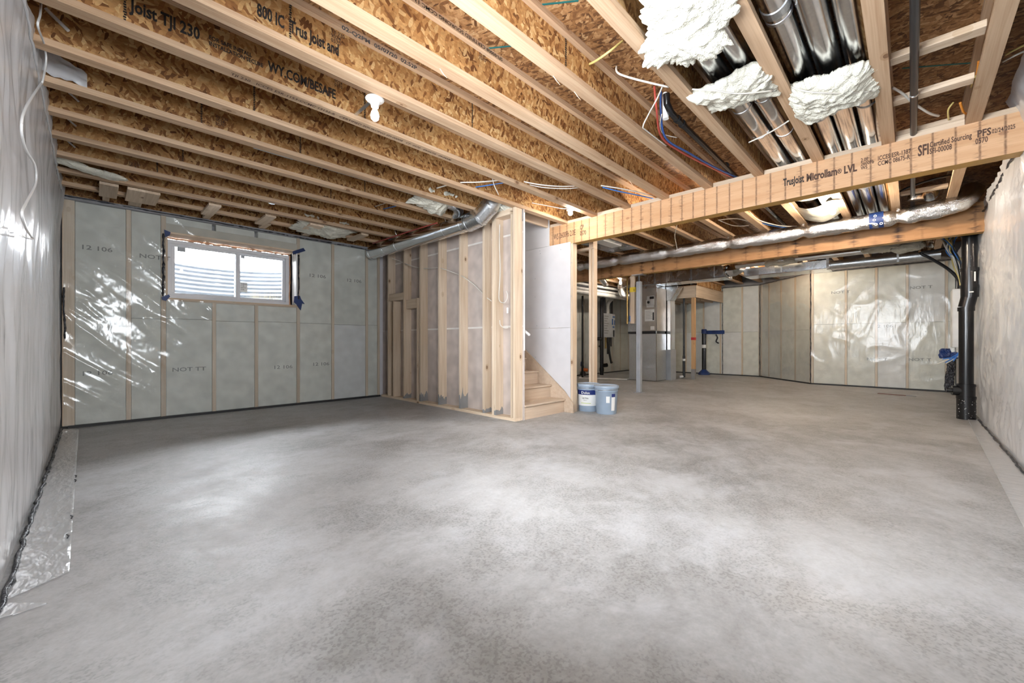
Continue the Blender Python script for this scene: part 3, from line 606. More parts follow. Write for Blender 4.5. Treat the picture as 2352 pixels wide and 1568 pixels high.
# --- joists
ORD = ['', 'first', 'second', 'third', 'fourth', 'fifth', 'sixth', 'seventh', 'eighth', 'ninth', 'tenth', 'eleventh', 'twelfth', 'thirteenth', 'fourteenth', 'fifteenth', 'sixteenth', 'seventeenth', 'eighteenth', 'nineteenth', 'twentieth', 'twenty-first', 'twenty-second', 'twenty-third']
_jm = {}
def joist_meshes(x0, x1):
    key = (round(x0, 2), round(x1, 2))
    if key not in _jm:
        L = x1 - x0; fw = 0.0425
        def mk(nm, z0, z1, y, mat):
            mb = MB().box(0, L, -y, y, z0, z1); ob = mb.build(nm, mat, None); me = ob.data
            loc = ob.location.copy(); bpy.data.objects.remove(ob)
            for v in me.vertices: v.co += loc
            return me
        _jm[key] = (mk('bottom_flange', 0, 0.040, fw, 'flange'), mk('web', 0.038, JD - 0.038, 0.006, 'osb_web'), mk('top_flange', JD - 0.040, JD, fw, 'flange'))
    return _jm[key]
def joist(k, x0, x1, label, y=None, z=ZJ, group='timber I-joists'):
    y = jy(k) if y is None else y
    r = thing('floor_joist', label, 'joist', (x0, y, z), group)
    for nm, me in zip(('bottom_flange', 'web', 'top_flange'), joist_meshes(x0, x1)):
        o = bpy.data.objects.new(nm, me); COL.objects.link(o); o.parent = r
    return r
J = {}
for k in range(-1, 14):
    n = ORD[14 - k]
    x1 = XA + 0.1 if k < 2 else (XE + 0.1 if k < 7 else 3.886)
    if k == 7: x1 = 7.66
    J[k] = joist(k, XL - 0.045, x1, f'{n} I-joist counted from the window wall')
    if k >= 8:
        joist(k, 4.975, XE + 0.1, f'{n} joist line from the window wall, part over the utility room')
joist(7, 7.70, XE + 0.1, 'eighth' if False else 'seventh joist line from the window wall, part over the furnace')
hd = MB().box(3.895, 4.80, 3.92, 3.955, ZJ, ZT).build('header_joist', 'lum_x'); tag(hd, 'pale stairwell header joist across the end of the near beam', 'joist')

# --- window
wn = struct('window_1', ((WX0 + WX1) / 2, YW + 0.27, WZ0), 'white vinyl horizontal slider window in a deep recess', 'window')
YF = YW + 0.255
box('jamb_top', 'lum_x', wn, WX0, WX1, YW - 0.006, YF + 0.08, WZ1 - 0.002, WZ1 + 0.02); box('jamb_bottom', 'lum_x', wn, WX0, WX1, YW - 0.01, YF + 0.08, WZ0 - 0.02, WZ0 + 0.002)
box('jamb_side', 'lum_z', wn, WX0 - 0.02, WX0, YW - 0.006, YF + 0.08, WZ0, WZ1); box('jamb_side', 'white', wn, WX1, WX1 + 0.02, YW - 0.006, YF + 0.08, WZ0, WZ1)
fx0, fx1, fz0, fz1 = WX0 + 0.015, WX1 - 0.02, WZ0 + 0.008, WZ1 - 0.03
def frame(name, x0, x1, z0, z1, y0, y1, w, mat, par, bev=0.004):
    m = MB().box(x0, x1, y0, y1, z1 - w, z1).box(x0, x1, y0, y1, z0, z0 + w).box(x0, x0 + w, y0, y1, z0 + w, z1 - w).box(x1 - w, x1, y0, y1, z0 + w, z1 - w)
    return m.build(name, mat, par, bevel=bev)
frame('window_frame', fx0, fx1, fz0, fz1, YF, YF + 0.08, 0.055, 'vinyl', wn)
xm = PY(546, 620, YF).x
s1 = frame('sash', fx0 + 0.035, xm + 0.035, fz0 + 0.035, fz1 - 0.035, YF + 0.012, YF + 0.040, 0.055, 'vinyl', wn)
box('latch', 'white', s1, xm + 0.0, xm + 0.018, YF + 0.0, YF + 0.014, 1.98, 2.06)
s2 = frame('sash', xm - 0.03, fx1 - 0.035, fz0 + 0.035, fz1 - 0.035, YF + 0.045, YF + 0.075, 0.055, 'vinyl', wn)
box('meeting_rail', 'vinyl', wn, xm - 0.012, xm + 0.012, YF + 0.004, YF + 0.05, fz0 + 0.05, fz1 - 0.05, 0.003)
box('pane', 'glass', s1, fx0 + 0.08, xm - 0.01, YF + 0.024, YF + 0.028, fz0 + 0.08, fz1 - 0.08)
box('pane', 'glass', s2, xm + 0.02, fx1 - 0.08, YF + 0.058, YF + 0.062, fz0 + 0.08, fz1 - 0.08)
def sticker(u0, v0, u1, v1, mat, y, name='sticker', par=wn):
    a = PY(u0, v0, y); b = PY(u1, v1, y); return box(name, mat, par, a.x, b.x, y - 0.0015, y, a.z, b.z)
sticker(407, 566, 426, 579, 'steel', YF + 0.023); sticker(553, 581, 562, 594, 'steel', YF + 0.057); sticker(551, 648, 568, 671, 'paper', YF + 0.057)
q = PY(552, 650, YF + 0.0545)
for i, tline in enumerate(('AR MODEL', 'U 1.65', 'SHGC 0.3', 'VT 0.5')): text(tline, 0.022, q + Vector((0.004, 0, -0.012 - i * 0.028)), (1, 0, 0), (0, 0, 1), 'ink', wn, sx=0.8)
pts, rs = seam([(fx0 + (fx1 - fx0) * i / 60, YF - 0.002, fz1 + 0.012) for i in range(61)], 0.016, 4); MB().tube(pts, rs, 6).build('foam_bead', 'foam', wn, smooth='all')
pts, rs = seam([(fx1 + 0.008, YF - 0.002, fz0 + (fz1 - fz0) * i / 40) for i in range(41)], 0.014, 5); MB().tube(pts, rs, 6).build('foam_bead', 'foam', wn, smooth='all')
bead('sealant_bead', 'seal', (WX0 - 0.045, YW - 0.012, WZ0 + 0.02), (WX0 - 0.045, YW - 0.012, WZ1 - 0.02), 0.016, wn, 13, 50)
bead('sealant_bead', 'seal', (WX1 + 0.035, YW - 0.012, WZ0 + 0.1), (WX1 + 0.035, YW - 0.012, WZ1 - 0.05), 0.012, wn, 14, 50)
# two unseen windows, added to light the camera end from the walls beside it
w2 = struct('added_window_right', (0.6, YR - 0.2, 1.1), 'added unseen slider window in the right wall beside the camera', 'window')
frame('window_frame', 0.1, 1.1, 1.1, 2.4, YR - 0.28, YR - 0.21, 0.05, 'vinyl', w2); box('mullion', 'vinyl', w2, 0.57, 0.63, YR - 0.28, YR - 0.21, 1.15, 2.35)
for a in ((0.15, 0.57), (0.63, 1.05)): box('pane', 'glass', w2, a[0], a[1], YR - 0.25, YR - 0.246, 1.15, 2.35)
w3 = struct('added_window_left', (-0.45, 1.15, 1.1), 'added unseen slider window in the left wall beside the camera', 'window')
def frame_x(x0, x1, y0, y1, z0, z1, w, par): return MB().box(x0, x1, y0, y1, z1 - w, z1).box(x0, x1, y0, y1, z0, z0 + w).box(x0, x1, y0, y0 + w, z0 + w, z1 - w).box(x0, x1, y1 - w, y1, z0 + w, z1 - w).build('window_frame', 'vinyl', par)
frame_x(-0.50, -0.43, 0.1, 2.2, 1.1, 2.4, 0.05, w3); box('pane', 'glass', w3, -0.465, -0.461, 0.15, 2.15, 1.15, 2.35)
def tape_patch(pts, label, y=YW - 0.018):
    m = MB(); P = [PY(u, v, y) for u, v in pts]; m.prism(P, (0, 0.004, 0)); o = m.build('blue_tape_patch', 'tape_b'); return tag(o, label, 'tape', 'blue tape at the window corners')
tape_patch([(377, 527), (392, 533), (390, 540), (379, 545)], 'blue tape patch on the upper left window corner')
tape_patch([(371, 682), (388, 676), (391, 681), (381, 691), (372, 688)], 'blue tape patch on the lower left window corner')
tape_patch([(672, 577), (697, 569), (702, 576), (686, 581), (673, 584)], 'blue tape patch on the upper right window corner')
tape_patch([(676, 680), (689, 679), (692, 687), (700, 698), (694, 697), (691, 713), (680, 698), (675, 694)], 'ragged blue tape patch on the lower right window corner')
# window well, soil and sky beyond the glass
well = struct('window_well', ((WX0 + WX1) / 2, YW + 0.41, 1.35), 'corrugated steel window well outside', 'window well')
wc = Vector(((WX0 + WX1) / 2, YW + 0.40, 0))
MB().grid(lambda a, b: (wc.x + math.cos(math.pi * a) * (1.02 + 0.012 * math.sin(b * 2 * math.pi * 14)), wc.y + math.sin(math.pi * a) * (0.95 + 0.012 * math.sin(b * 2 * math.pi * 14)), 1.3 + b * 0.96), 40, 112).build('well_liner', 'liner', well, smooth='all')
MB().box(wc.x - 1.0, wc.x + 1.0, wc.y, wc.y + 1.0, 1.25, 1.38).build('gravel_bed', 'gravel', well)
gr = MB(); rg = random.Random(3)
for i in range(420):
    u = rg.uniform(570, 668); q = PY(u, 690, 7.98); h = rg.uniform(0.03, 0.13) * (1.0 if u > 585 else 0.5) + (0.10 if rg.random() > 0.85 else 0); l = rg.uniform(-0.05, 0.05); y_ = 7.98 + rg.uniform(0, 0.15)
    gr.prism([(q.x, y_, q.z - 0.25), (q.x + 0.005, y_, q.z - 0.25), (q.x + l + 0.002, y_, q.z + h)], (0, 0.002, 0))
g = gr.build('dry_grass', 'grass'); tag(g, 'dry grass stalks on the soil beyond the window', 'grass', kind='stuff')
yard = struct('yard_soil', (1.5, 9, 2.2), 'pale ground outside above the window well', 'soil')
MB().box(wc.x - 8, wc.x - 1.03, YW + 0.4, YW + 12, 2.0, 2.22).box(wc.x + 1.03, wc.x + 8, YW + 0.4, YW + 12, 2.0, 2.22).box(wc.x - 1.03, wc.x + 1.03, YW + 1.36, YW + 12, 2.0, 2.22).build('soil', 'gravel', yard)
#@@OBJECTS
# ------------------------------------------------------------------ lamps
def lampholder(loc, label, glow, down=1.0, hang=False):
    x, y, z = loc
    t = thing('lampholder', label, 'lamp', (x, y, z), 'bare bulb lampholders')
    MB().lathe([(0.0, 0.0), (0.062, 0.0), (0.066, -0.006), (0.060, -0.014), (0.040, -0.020), (0.030, -0.045), (0.026, -0.062), (0.0, -0.062)], (x, y, z), seg=28).build('porcelain_base', 'white', t, smooth=True)
    MB().lathe([(0.0, -0.060), (0.014, -0.062), (0.0155, -0.080), (0.024, -0.098), (0.0305, -0.122), (0.0265, -0.146), (0.013, -0.160), (0.0, -0.163)], (x, y, z), seg=20).build('bulb', glow, t, smooth='all')
    return t
p = PZ(861, 228, ZJ + 0.03); L1 = lampholder((p.x, p.y, ZJ + 0.035), 'white porcelain bulb holder between joists in the middle of the ceiling', 'bulb_main')
box('box_bar', 'zinc', L1, p.x - 0.012, p.x + 0.012, jy(5) + 0.01, jy(6) - 0.01, ZJ + 0.036, ZJ + 0.042)
p = PY(1310, 487, 3.2)
t = thing('work_light', 'clamp work light with a lit bulb hooked by the stairwell', 'lamp', (p.x, p.y, p.z))
MB().lathe([(0.0, 0.09), (0.02, 0.09), (0.024, 0.05), (0.046, 0.03), (0.048, 0.024), (0.020, 0.026), (0.0, 0.026)], p, seg=20).build('socket', 'steel', t, smooth=True)
MB().lathe([(0.0, 0.03), (0.012, 0.028), (0.018, 0.012), (0.030, -0.008), (0.030, -0.022), (0.018, -0.038), (0.0, -0.042)], p, seg=20).build('bulb', 'bulb_stair', t, smooth='all')
cable('hook', 'zinc', [p + Vector((0, 0, 0.085)), p + Vector((0.03, -0.03, 0.11)), p + Vector((0.05, -0.05, 0.15)), p + Vector((0.03, -0.035, 0.155)), p + Vector((0.015, -0.02, 0.11))], 0.003, t)
cable('cord', 'white', [p + Vector((0, 0, 0.05)), p + Vector((-0.10, 0.05, 0.035)), p + Vector((-0.28, 0.15, 0.05)), p + Vector((-0.42, 0.30, 0.09))], 0.005, t)
p = PZ(1913, 462, ZJ - 0.01); L3 = lampholder((p.x, p.y, p.z), 'bulb holder set in the hanging insulation beyond the near beam', 'bulb_far'); box('box_bar', 'zinc', L3, p.x - 0.02, p.x + 0.02, jy(1) - 0.04, p.y + 0.06, p.z + 0.001, p.z + 0.0095)
p = PZ(1408, 641, ZJ - 0.001); p.y = min((jy(k) for k in range(14)), key=lambda q: abs(q - p.y)); lampholder((p.x, p.y, p.z), 'small bulb holder high in the utility corner', 'bulb_util')

lampholder((5.16, jy(4), ZJ - 0.002), 'added unseen bulb holder close behind the near beam', 'bulb_util'); lampholder((10.75, 2.1, ZJ - 0.002), 'added unseen bulb holder behind the far rectangular duct', 'bulb_far')  # both lamps are unseen additions that brighten the far floor and far walls

# ------------------------------------------------------------------ staircase
N = 14; RI = (ZT + 0.02) / 16; TR = 0.25; sy = 3.60; sx0, sx1 = xg + 0.022, XLV0 - 0.018
t = thing('staircase', 'raw pine stairs climbing between the stud wall and grey drywall', 'stairs', ((sx0 + sx1) / 2, sy, 0))
for i in range(N):
    y = sy + i * TR; z = RI * (i + 1)
    box('riser', 'stair', t, sx0, sx1 - 0.03, y, y + 0.018, z - RI, z - 0.026)
    box('tread', 'stair', t, sx0, sx1 - 0.03, y - 0.028, y + TR + 0.01, z - 0.026, z, 0.005)
off = 0.10
MB().prism([(sx1 - 0.029, sy - 0.16, 0.0), (sx1 - 0.029, sy - 0.16, 0.12), (sx1 - 0.029, sy + 0.0, 0.30), (sx1 - 0.029, sy + N * TR, RI * N + 0.30), (sx1 - 0.029, sy + N * TR, RI * N - 0.10), (sx1 - 0.029, sy + 0.25, 0.0)], (0.028, 0, 0)).build('skirt_board', 'stair', t)
hr = MB().tube([PY(1203, 758, sy + 0.05), PY(1216, 769, sy - 0.06)], 0.016, 12).build('handrail_stub', 'white'); tag(hr, 'white rail end poking out beside the corner stud', 'rail')
h = thing('added_stairwell_lamp', 'added unseen bulb high in the stairwell', 'lamp', (4.35, 5.6, 4.55))  # unseen lamp, added to light the stair shaft from above
MB().lathe([(0.0, 0.03), (0.012, 0.028), (0.030, -0.008), (0.030, -0.022), (0.018, -0.038), (0.0, -0.042)], (4.35, 5.6, 4.50), seg=16).build('bulb', 'bulb_stair', h, smooth='all')
MB().lathe([(0.0, 0.085), (0.05, 0.085), (0.05, 0.07), (0.02, 0.03), (0.0, 0.03)], (4.35, 5.6, 4.50), seg=16).build('base', 'white', h, smooth=True)

# ------------------------------------------------------------------ timber posts
t = thing('timber_post', 'doubled stud post behind the two paint buckets', 'post', (5.4, 3.7, 0))
pxx = 5.36; b_ = PX(1371, 800, pxx); yb = b_.y
box('stud', 'lum_z', t, pxx, pxx + 0.089, yb + 0.050, yb + 0.088, 0, 2.44, 0.002); box('stud', 'lum_z', t, pxx - 0.02, pxx + 0.069, yb + 0.094, yb + 0.132, 0, 2.44, 0.002)
box('header_block', 'lum_x', t, pxx - 0.02, pxx + 0.09, yb + 0.05, yb + 0.13, 2.441, ZJ - 0.002, 0.002); box('top_plate', 'lum_y', t, pxx, pxx + 0.089, yb + 0.135, 3.95, 2.44, 2.478, 0.002)
t = thing('steel_column', 'grey square steel column under the darker beam', 'column', (7.645, 3.898, 0))
box('shaft', 'steel', t, 7.60, 7.69, 3.853, 3.943, 0.008, 2.22, 0.008); box('foot_plate', 'steel', t, 7.56, 7.73, 3.81, 3.98, 0, 0.008)
MB().tube([(7.645, 3.898, 2.22), (7.645, 3.898, 2.34)], 0.022, 14).build('jack_screw', 'iron', t, smooth=True); box('head_plate', 'zinc', t, 7.56, 7.73, 3.78, 4.02, 2.345, 2.358)
p = PZ(1593, 871, 0)
t = thing('landing_post', 'timber post with red tape holding up the landing corner', 'post', (p.x, p.y, 0))
box('stud', 'old_z', t, p.x - 0.045, p.x + 0.045, p.y - 0.045, p.y + 0.045, 0, 2.20, 0.003)
MB().box(p.x - 0.049, p.x + 0.049, p.y - 0.049, p.y + 0.049, 1.06, 1.13).build('red_tape', 'tape_r', t); MB().box(p.x - 0.047, p.x + 0.047, p.y - 0.047, p.y + 0.047, 0.0, 0.28).build('mortar_smear', 'mud', t)
lp = p
t = thing('framed_landing', 'pale boxed timber landing hung over the far corner', 'landing', (12.3, 4.9, 2.2))
lx, ly = p.x - 0.05, p.y - 0.05
box('rim_joist', 'lum_y', t, lx, lx + 0.04, ly, 5.6, 2.20, 2.52, 0.002); box('rim_joist', 'lum_x', t, lx, XE - 0.02, ly - 0.04, ly, 2.20, 2.52, 0.002)
for i in range(1, 6): box('joist', 'lum_x', t, lx + 0.04, XE - 0.03, ly + 0.25 * i, ly + 0.25 * i + 0.04, 2.21, 2.50)
box('deck', 'osb_deck', t, lx, XE - 0.02, ly - 0.04, 5.6, 2.521, 2.54); box('soffit', 'osb_deck', t, lx + 0.045, XE - 0.03, ly + 0.01, 5.6, 2.44, 2.45)
for i in range(5): x = lx + 0.25 + i * 0.33; box('upper_stud', 'old_z', t, x, x + 0.04, ly - 0.035, ly + 0.0, 2.541, 2.72)
box('upper_sheathing', 'osb_web', t, lx + 0.2, XE - 0.03, ly + 0.005, ly + 0.015, 2.541, 2.73)

# ------------------------------------------------------------------ big round duct along the stair wall
dx, dz, dr = 3.535, 2.618, 0.112
t = thing('round_duct', 'shiny round duct hung along the top of the stud wall', 'duct', (dx, 5.5, dz))
MB().tube([(dx, 6.99, dz), (dx, 4.22, dz)], dr, 40).build('duct_run', 'galv_b', t, smooth=True)
MB().tube([(dx, 7.0, dz), (dx, 6.93, dz)], dr + 0.003, 32).build('end_cap', 'galv_b', t, smooth=True)
el = [Vector((dx, 4.24, dz)), Vector((dx, 4.03, dz + 0.02)), Vector((dx + 0.03, 3.89, dz + 0.13)), Vector((dx + 0.09, 3.83, dz + 0.26)), Vector((dx + 0.20, 3.83, dz + 0.285)), Vector((dx + 0.46, 3.83, dz + 0.285))]
for i in range(len(el) - 1):
    a, b_ = el[i], el[i + 1]; d = (b_ - a).normalized()
    MB().tube([a - d * 0.03, b_ + d * 0.03], dr + 0.006 - 0.001 * i, 36).build('elbow_gore', 'galv', t, smooth=True)
    MB().tube([a - d * 0.012, a + d * 0.012], dr + 0.010, 36).build('seam_ring', 'galv', t, smooth=True)
for y in (4.75, 4.36, 6.05, 6.45): MB().tube([(dx, y - 0.012, dz), (dx, y + 0.012, dz)], dr + 0.003, 36).build('seam_ring', 'galv_b', t, smooth=True)
for y in (4.77, 6.10, 6.25): MB().tube([(dx - 0.0, y, dz + dr + 0.004), (dx - 0.05, y, dz + dr + 0.12)], 0.004, 6).build('hanger_wire', 'zinc', t)
MB().tube(spline([(dx, 4.55, dz + 0.02), (dx - 0.01, 4.50, dz + 0.13), (dx - 0.09, 4.38, dz + 0.20), (dx - 0.30, 4.35, dz + 0.22)], 6), [0.085] * 4 + [0.07] * 15, 20).build('branch_boot', 'galv', t, smooth='all')
MB().tube([(dx, 6.35, dz + 0.05), (dx + 0.02, 6.35, dz + 0.19)], 0.055, 18).build('branch_boot', 'galv', t, smooth=True)
cable('red_pipe', 'pex_r', [(dx - 0.13, 6.7, ZJ - 0.012), (dx - 0.11, 5.4, ZJ - 0.016), (dx - 0.09, 4.85, ZJ - 0.02)], 0.010, None, 'thin red pipe running above the shiny round duct', 'pipe')

# ------------------------------------------------------------------ foil wrapped duct and its neighbours
fx = 7.22
ctr = [(1330, 619), (1345, 614), (1420, 603), (1520, 588), (1640, 567), (1757, 546), (1910, 523), (1999, 508), (2066, 493), (2149, 475), (2200, 462)]
P = [PX(u, v, fx) for u, v in ctr]; P = [Vector((fx, q.y, 2.615 + 0.02 * (i > 8) + 0.03 * (i > 9))) for i, q in enumerate(P)]
P.append(Vector((fx + 0.12, YR + 0.16, 2.74))); P.append(Vector((fx + 0.28, YR + 0.10, 2.86)))
sp = spline(P, 14); rs = []
straps = [PX(u, 560, fx).y for u in (1343, 1421, 1535, 1672, 1844, 2063)]
for q in sp:
    pin = min(abs(q.y - s) for s in straps); rs.append(0.102 - 0.034 * math.exp(-(pin / 0.05) ** 2) + 0.006 * noise.noise(q * 6) + 0.004 * noise.noise(q * 25))
t = thing('foil_duct', 'long foil-wrapped insulated duct strapped below the joists', 'duct', (fx, 2.2, 2.52))
o = MB().tube(sp, rs, 40).build('foil_jacket', 'foil', t, smooth='all')
for v in o.data.vertices:
    w = v.co + Vector((0, 0, 0)); k = 0.010 * noise.noise(w * 12) + 0.007 * noise.noise(Vector((w.x * 40, w.y * 12, w.z * 40))); v.co += Vector((k, 0, k))
for s in straps[1:]:
    MB().tube([(fx, s - 0.016, 2.615), (fx, s + 0.016, 2.615)], 0.0725, 28).build('strap', 'foil', t, smooth=True); MB().bar((fx, s, 2.69), (fx + 0.02, s, ZJ + 0.02), 0.03, 0.002, (1, 0, 0)).build('strap_tail', 'foil', t)
ta, tb = PX(1997, 508, fx).y, PX(2030, 502, fx).y
MB().tube([(fx, ta, 2.615), (fx, tb, 2.617)], 0.106, 30).build('blue_tape_wrap', 'tape_b', t, smooth=True)
for u, v in ((2010, 496), (2024, 513), (2012, 515), (2008, 505)):
    q = PX(u, v, fx - 0.107); MB().lathe([(0.010, 0), (0.016, 0), (0.016, 0.001), (0.010, 0.001)], q, (-1, 0, -0.2), 14).build('tape_mark', 'paper', t)
# round ducts packed between joists
def pipe_run(y, z, x0, x1, r, label, joints):
    t = thing('round_pipe', label, 'duct', (x0, y, z - r), 'shiny pipes between the joists')
    MB().tube([(x0, y, z), (x1, y, z)], r, 32).build('pipe_run', 'galv_b', t, smooth=True)
    for j in joints: MB().tube([(j - 0.012, y, z), (j + 0.012, y, z)], r + 0.003, 32).build('seam_ring', 'galv', t, smooth=True)
    return t
j0, j1, j2 = jy(0), jy(1), jy(2)
pipe_run(j1 + 0.315, 2.872, 1.0, 7.9, 0.070, 'left of two shiny pipes in the joist bay nearer the window', (3.55, 4.1, 6.0))
pipe_run(j1 + 0.155, 2.872, 1.0, 7.9, 0.070, 'right of two shiny pipes in the joist bay nearer the window', (3.5, 4.2))
pipe_run(j0 + 0.395, 2.872, 1.0, 8.6, 0.066, 'leftmost of three shiny pipes in the bay behind the torn batt', (2.7, 3.95, 6.3))
pipe_run(j0 + 0.250, 2.872, 1.0, 8.6, 0.068, 'middle of three shiny pipes in the bay behind the torn batt', (3.95, 6.3))
pipe_run(j0 + 0.105, 2.872, 1.0, 8.6, 0.066, 'rightmost of three shiny pipes in the bay behind the torn batt', (3.9, 6.2))
def strap_on(y, z, r, x, mat='galv_d', w=0.02):
    return MB().tube([(x - w, y, z), (x + w, y, z)], r, 28)
hw = strap_on(j0 + 0.395, 2.872, 0.071, 2.62, w=0.03).build('pipe_strap', 'galv_d'); tag(hw, 'grey strap around the leftmost shiny pipe', 'strap')
for y, xx, lab in ((j0 + 0.395, 4.12, 'leftmost'), (j0 + 0.105, 4.12, 'rightmost')):
    o = strap_on(y, 2.872, 0.0705, xx, w=0.010).build('pipe_strap', 'galv_d'); tag(o, f'thin strap round the {lab} shiny pipe below the torn batt', 'strap')
# pipes further along
q = PZ(1440, 540, 2.86); t = thing('round_pipe', 'lone round duct between joists above the post', 'duct', (q.x, jy(6) + 0.24, 2.79))
MB().tube([(5.0, jy(6) + 0.24, ZT - 0.094), (6.85, jy(6) + 0.24, ZT - 0.094)], 0.085, 28).build('pipe_run', 'galv', t, smooth=True); MB().tube([(6.83, jy(6) + 0.24, ZT - 0.094), (6.87, jy(6) + 0.24, ZT - 0.094)], 0.092, 28).build('seam_ring', 'galv', t, smooth=True)
t = thing('panned_joist_return', 'sheet metal panned over a joist bay with a white filter grille', 'duct', (6.3, jy(7) + 0.25, ZJ - 0.004))
box('metal_pan', 'galv', t, 5.05, 7.0, jy(7) - 0.04, jy(8) + 0.04, ZJ - 0.006, ZJ - 0.002); box('grille', 'white', t, 5.95, 6.55, jy(7) + 0.05, jy(7) + 0.25, ZJ - 0.03, ZJ - 0.006, 0.006)
t = thing('duct_elbow', 'round metal elbow above the right end of the foil duct', 'duct', (6.9, -0.1, 2.75))
MB().tube(spline([(7.45, -0.18, 2.90), (7.2, -0.16, 2.90), (7.05, -0.10, 2.87), (7.0, -0.05, 2.80), (7.0, -0.04, 2.74)], 5), 0.075, 24).build('elbow', 'galv_b', t, smooth=True)
MB().tube([(7.46, -0.18, 2.90), (7.52, -0.18, 2.90)], 0.08, 24).build('collar', 'galv', t, smooth=True)

# ------------------------------------------------------------------ loose insulation
def fluff(name, c, size, seed, label, amp=0.22, rot=None, sub=4, power=0.35, freq=3.0):
    o = MB().blob(c, size, seed, amp, sub, freq, power, rot).build(name, 'fluff', None, smooth='all'); return tag(o, label, 'insulation', 'loose fibreglass pieces')
def pad(name, c, lx, ly, th, seed, label, rot=None, droop=0.02, rag=0.16, n=64):
    c = Vector(c); mb = MB(); sd = Vector((seed * 5.7, seed * 2.3, seed * 9.1))
    for side in (1, -1):
        def fn(a, b):
            s, t = a * 2 - 1, b * 2 - 1; th_ = math.atan2(t, s); rr = max(abs(s), abs(t)); e = Vector((math.cos(th_), math.sin(th_), 0))
            k = 1.0 + rr ** 3 * (rag * noise.noise(e * 1.7 + sd) + rag * 0.8 * noise.noise(e * 5 + sd) + rag * 0.45 * noise.noise(e * 14 + sd) + rag * 0.22 * noise.noise(e * 38 + sd))
            x, y = s * k * lx / 2, t * k * ly / 2; prof = math.sqrt(max(0.0, 1 - rr ** 3))
            q = Vector((x, y, side * 0.7)) + sd
            d = 0.35 * noise.noise(q * 6) + 0.28 * ridge(q * 9) + 0.20 * noise.noise(q * 22) + 0.10 * noise.noise(q * 55)
            z = side * th / 2 * prof * (0.7 + 0.9 * d) - droop * (1 - rr * rr) + 0.5 * th * noise.noise(Vector((x * 4, y * 4, 0)) + sd) + 0.10 * th * noise.noise(Vector((x * 26, y * 26, 0)) + sd)
            v = Vector((x, y, z)); return c + (rot @ v if rot is not None else v)
        mb.grid(fn, n, n)
    o = mb.build(name, 'fluff', None, smooth='all'); return tag(o, label, 'insulation', 'loose fibreglass pieces')
RZ = lambda a: Matrix.Rotation(a, 3, 'Z'); RX = lambda a: Matrix.Rotation(a, 3, 'X'); RY = lambda a: Matrix.Rotation(a, 3, 'Y')
c = PZ(1573, 50, ZJ - 0.02); pad('fibreglass_batt', (c.x, c.y, ZJ - 0.01), 0.50, 0.42, 0.09, 1, 'large torn fibreglass piece hanging at the top edge of the view', RY(0.35) @ RZ(0.3), 0.03, 0.28, 90)
c = PZ(1693, 212, ZJ); pad('fibreglass_batt', (c.x, (j1 + j2) / 2, ZJ + 0.015), 0.40, 0.47, 0.12, 2, 'fibreglass pad tied under the pair of shiny pipes', None, 0.03, 0.13, 80)
c = PZ(1918, 214, ZJ); pad('fibreglass_batt', (c.x, (j0 + j1) / 2, ZJ + 0.015), 0.52, 0.47, 0.12, 3, 'torn fibreglass pad tied under the three shiny pipes', None, 0.03, 0.15, 80)
c = PZ(1838, 240, ZJ); pad('fibreglass_tuft', (c.x, j1 - 0.07, ZJ - 0.02), 0.20, 0.09, 0.06, 4, 'tuft of fibreglass at the left edge of the torn pad', RX(0.4), 0.01, 0.25, 36)
c = PZ(1048, 446, ZJ + 0.02); pad('fibreglass_batt', (c.x, (jy(8) + jy(9)) / 2 - 0.07, ZJ + 0.05), 0.50, 0.40, 0.10, 5, 'white fibreglass stuffed in a joist bay beside the duct elbow', RX(-0.25), 0.03, 0.25)
c = PZ(1235, 468, ZJ + 0.02); pad('fibreglass_batt', (c.x, jy(7) + 0.19, ZJ + 0.06), 0.46, 0.28, 0.12, 6, 'fibreglass bundle packed behind the duct elbow by the work light', RX(-0.2), 0.02, 0.2)
c = PZ(780, 512, ZJ); pad('fibreglass_batt', (c.x, jy(12) + 0.25, ZJ + 0.02), 0.74, 0.52, 0.10, 7, 'ragged fibreglass clump in the joist bay above the window', RX(-0.2), 0.02, 0.32)
c = PZ(205, 392, ZJ + 0.02); pad('fibreglass_strip', (c.x + 0.02, jy(12) - 0.20, ZJ + 0.03), 0.62, 0.16, 0.05, 8, 'thin torn fibreglass strip above the left wall corner', RZ(0.5), 0.02, 0.35)
for i, (u, v, sz) in enumerate(((1795, 600, (0.18, 0.55, 0.14)), (2020, 570, (0.3, 0.5, 0.12)), (2080, 565, (0.3, 0.45, 0.16)))):
    c = PX(u, v, 9.62 if i == 0 else 9.35); fluff('fibreglass_batt', (c.x, c.y, c.z), sz, 10 + i, ('fibreglass tuft draped over the far rectangular duct', 'fibreglass stuffed under the joists left of the far duct boot', 'fibreglass stuffed beside the far duct boot')[i], 0.35, None, 4)
# stapled batt with a hole beyond the near beam
a0, a1 = PX(1850, 470, 6.5), PX(1930, 470, 6.5)
t = thing('hanging_batt', 'cream insulation sheet sagging between joists around a bulb holder', 'insulation', (6.5, jy(1) + 0.25, 2.6))
def hb(a, b): y = j1 + 0.03 + a * (j2 - j1 - 0.06); x = 5.25 + b * 1.85; return (x, y, ZJ + 0.04 - 0.09 * math.sin(math.pi * a) * (0.4 + 0.6 * b) + 0.012 * fbm(Vector((x * 4, y * 5, 0)), 1))
MB().grid(hb, 20, 60, lambda a, b: not (0.30 < a < 0.85 and 0.42 < b < 0.60)).build('batt_sheet', 'fluff', t, smooth='all')

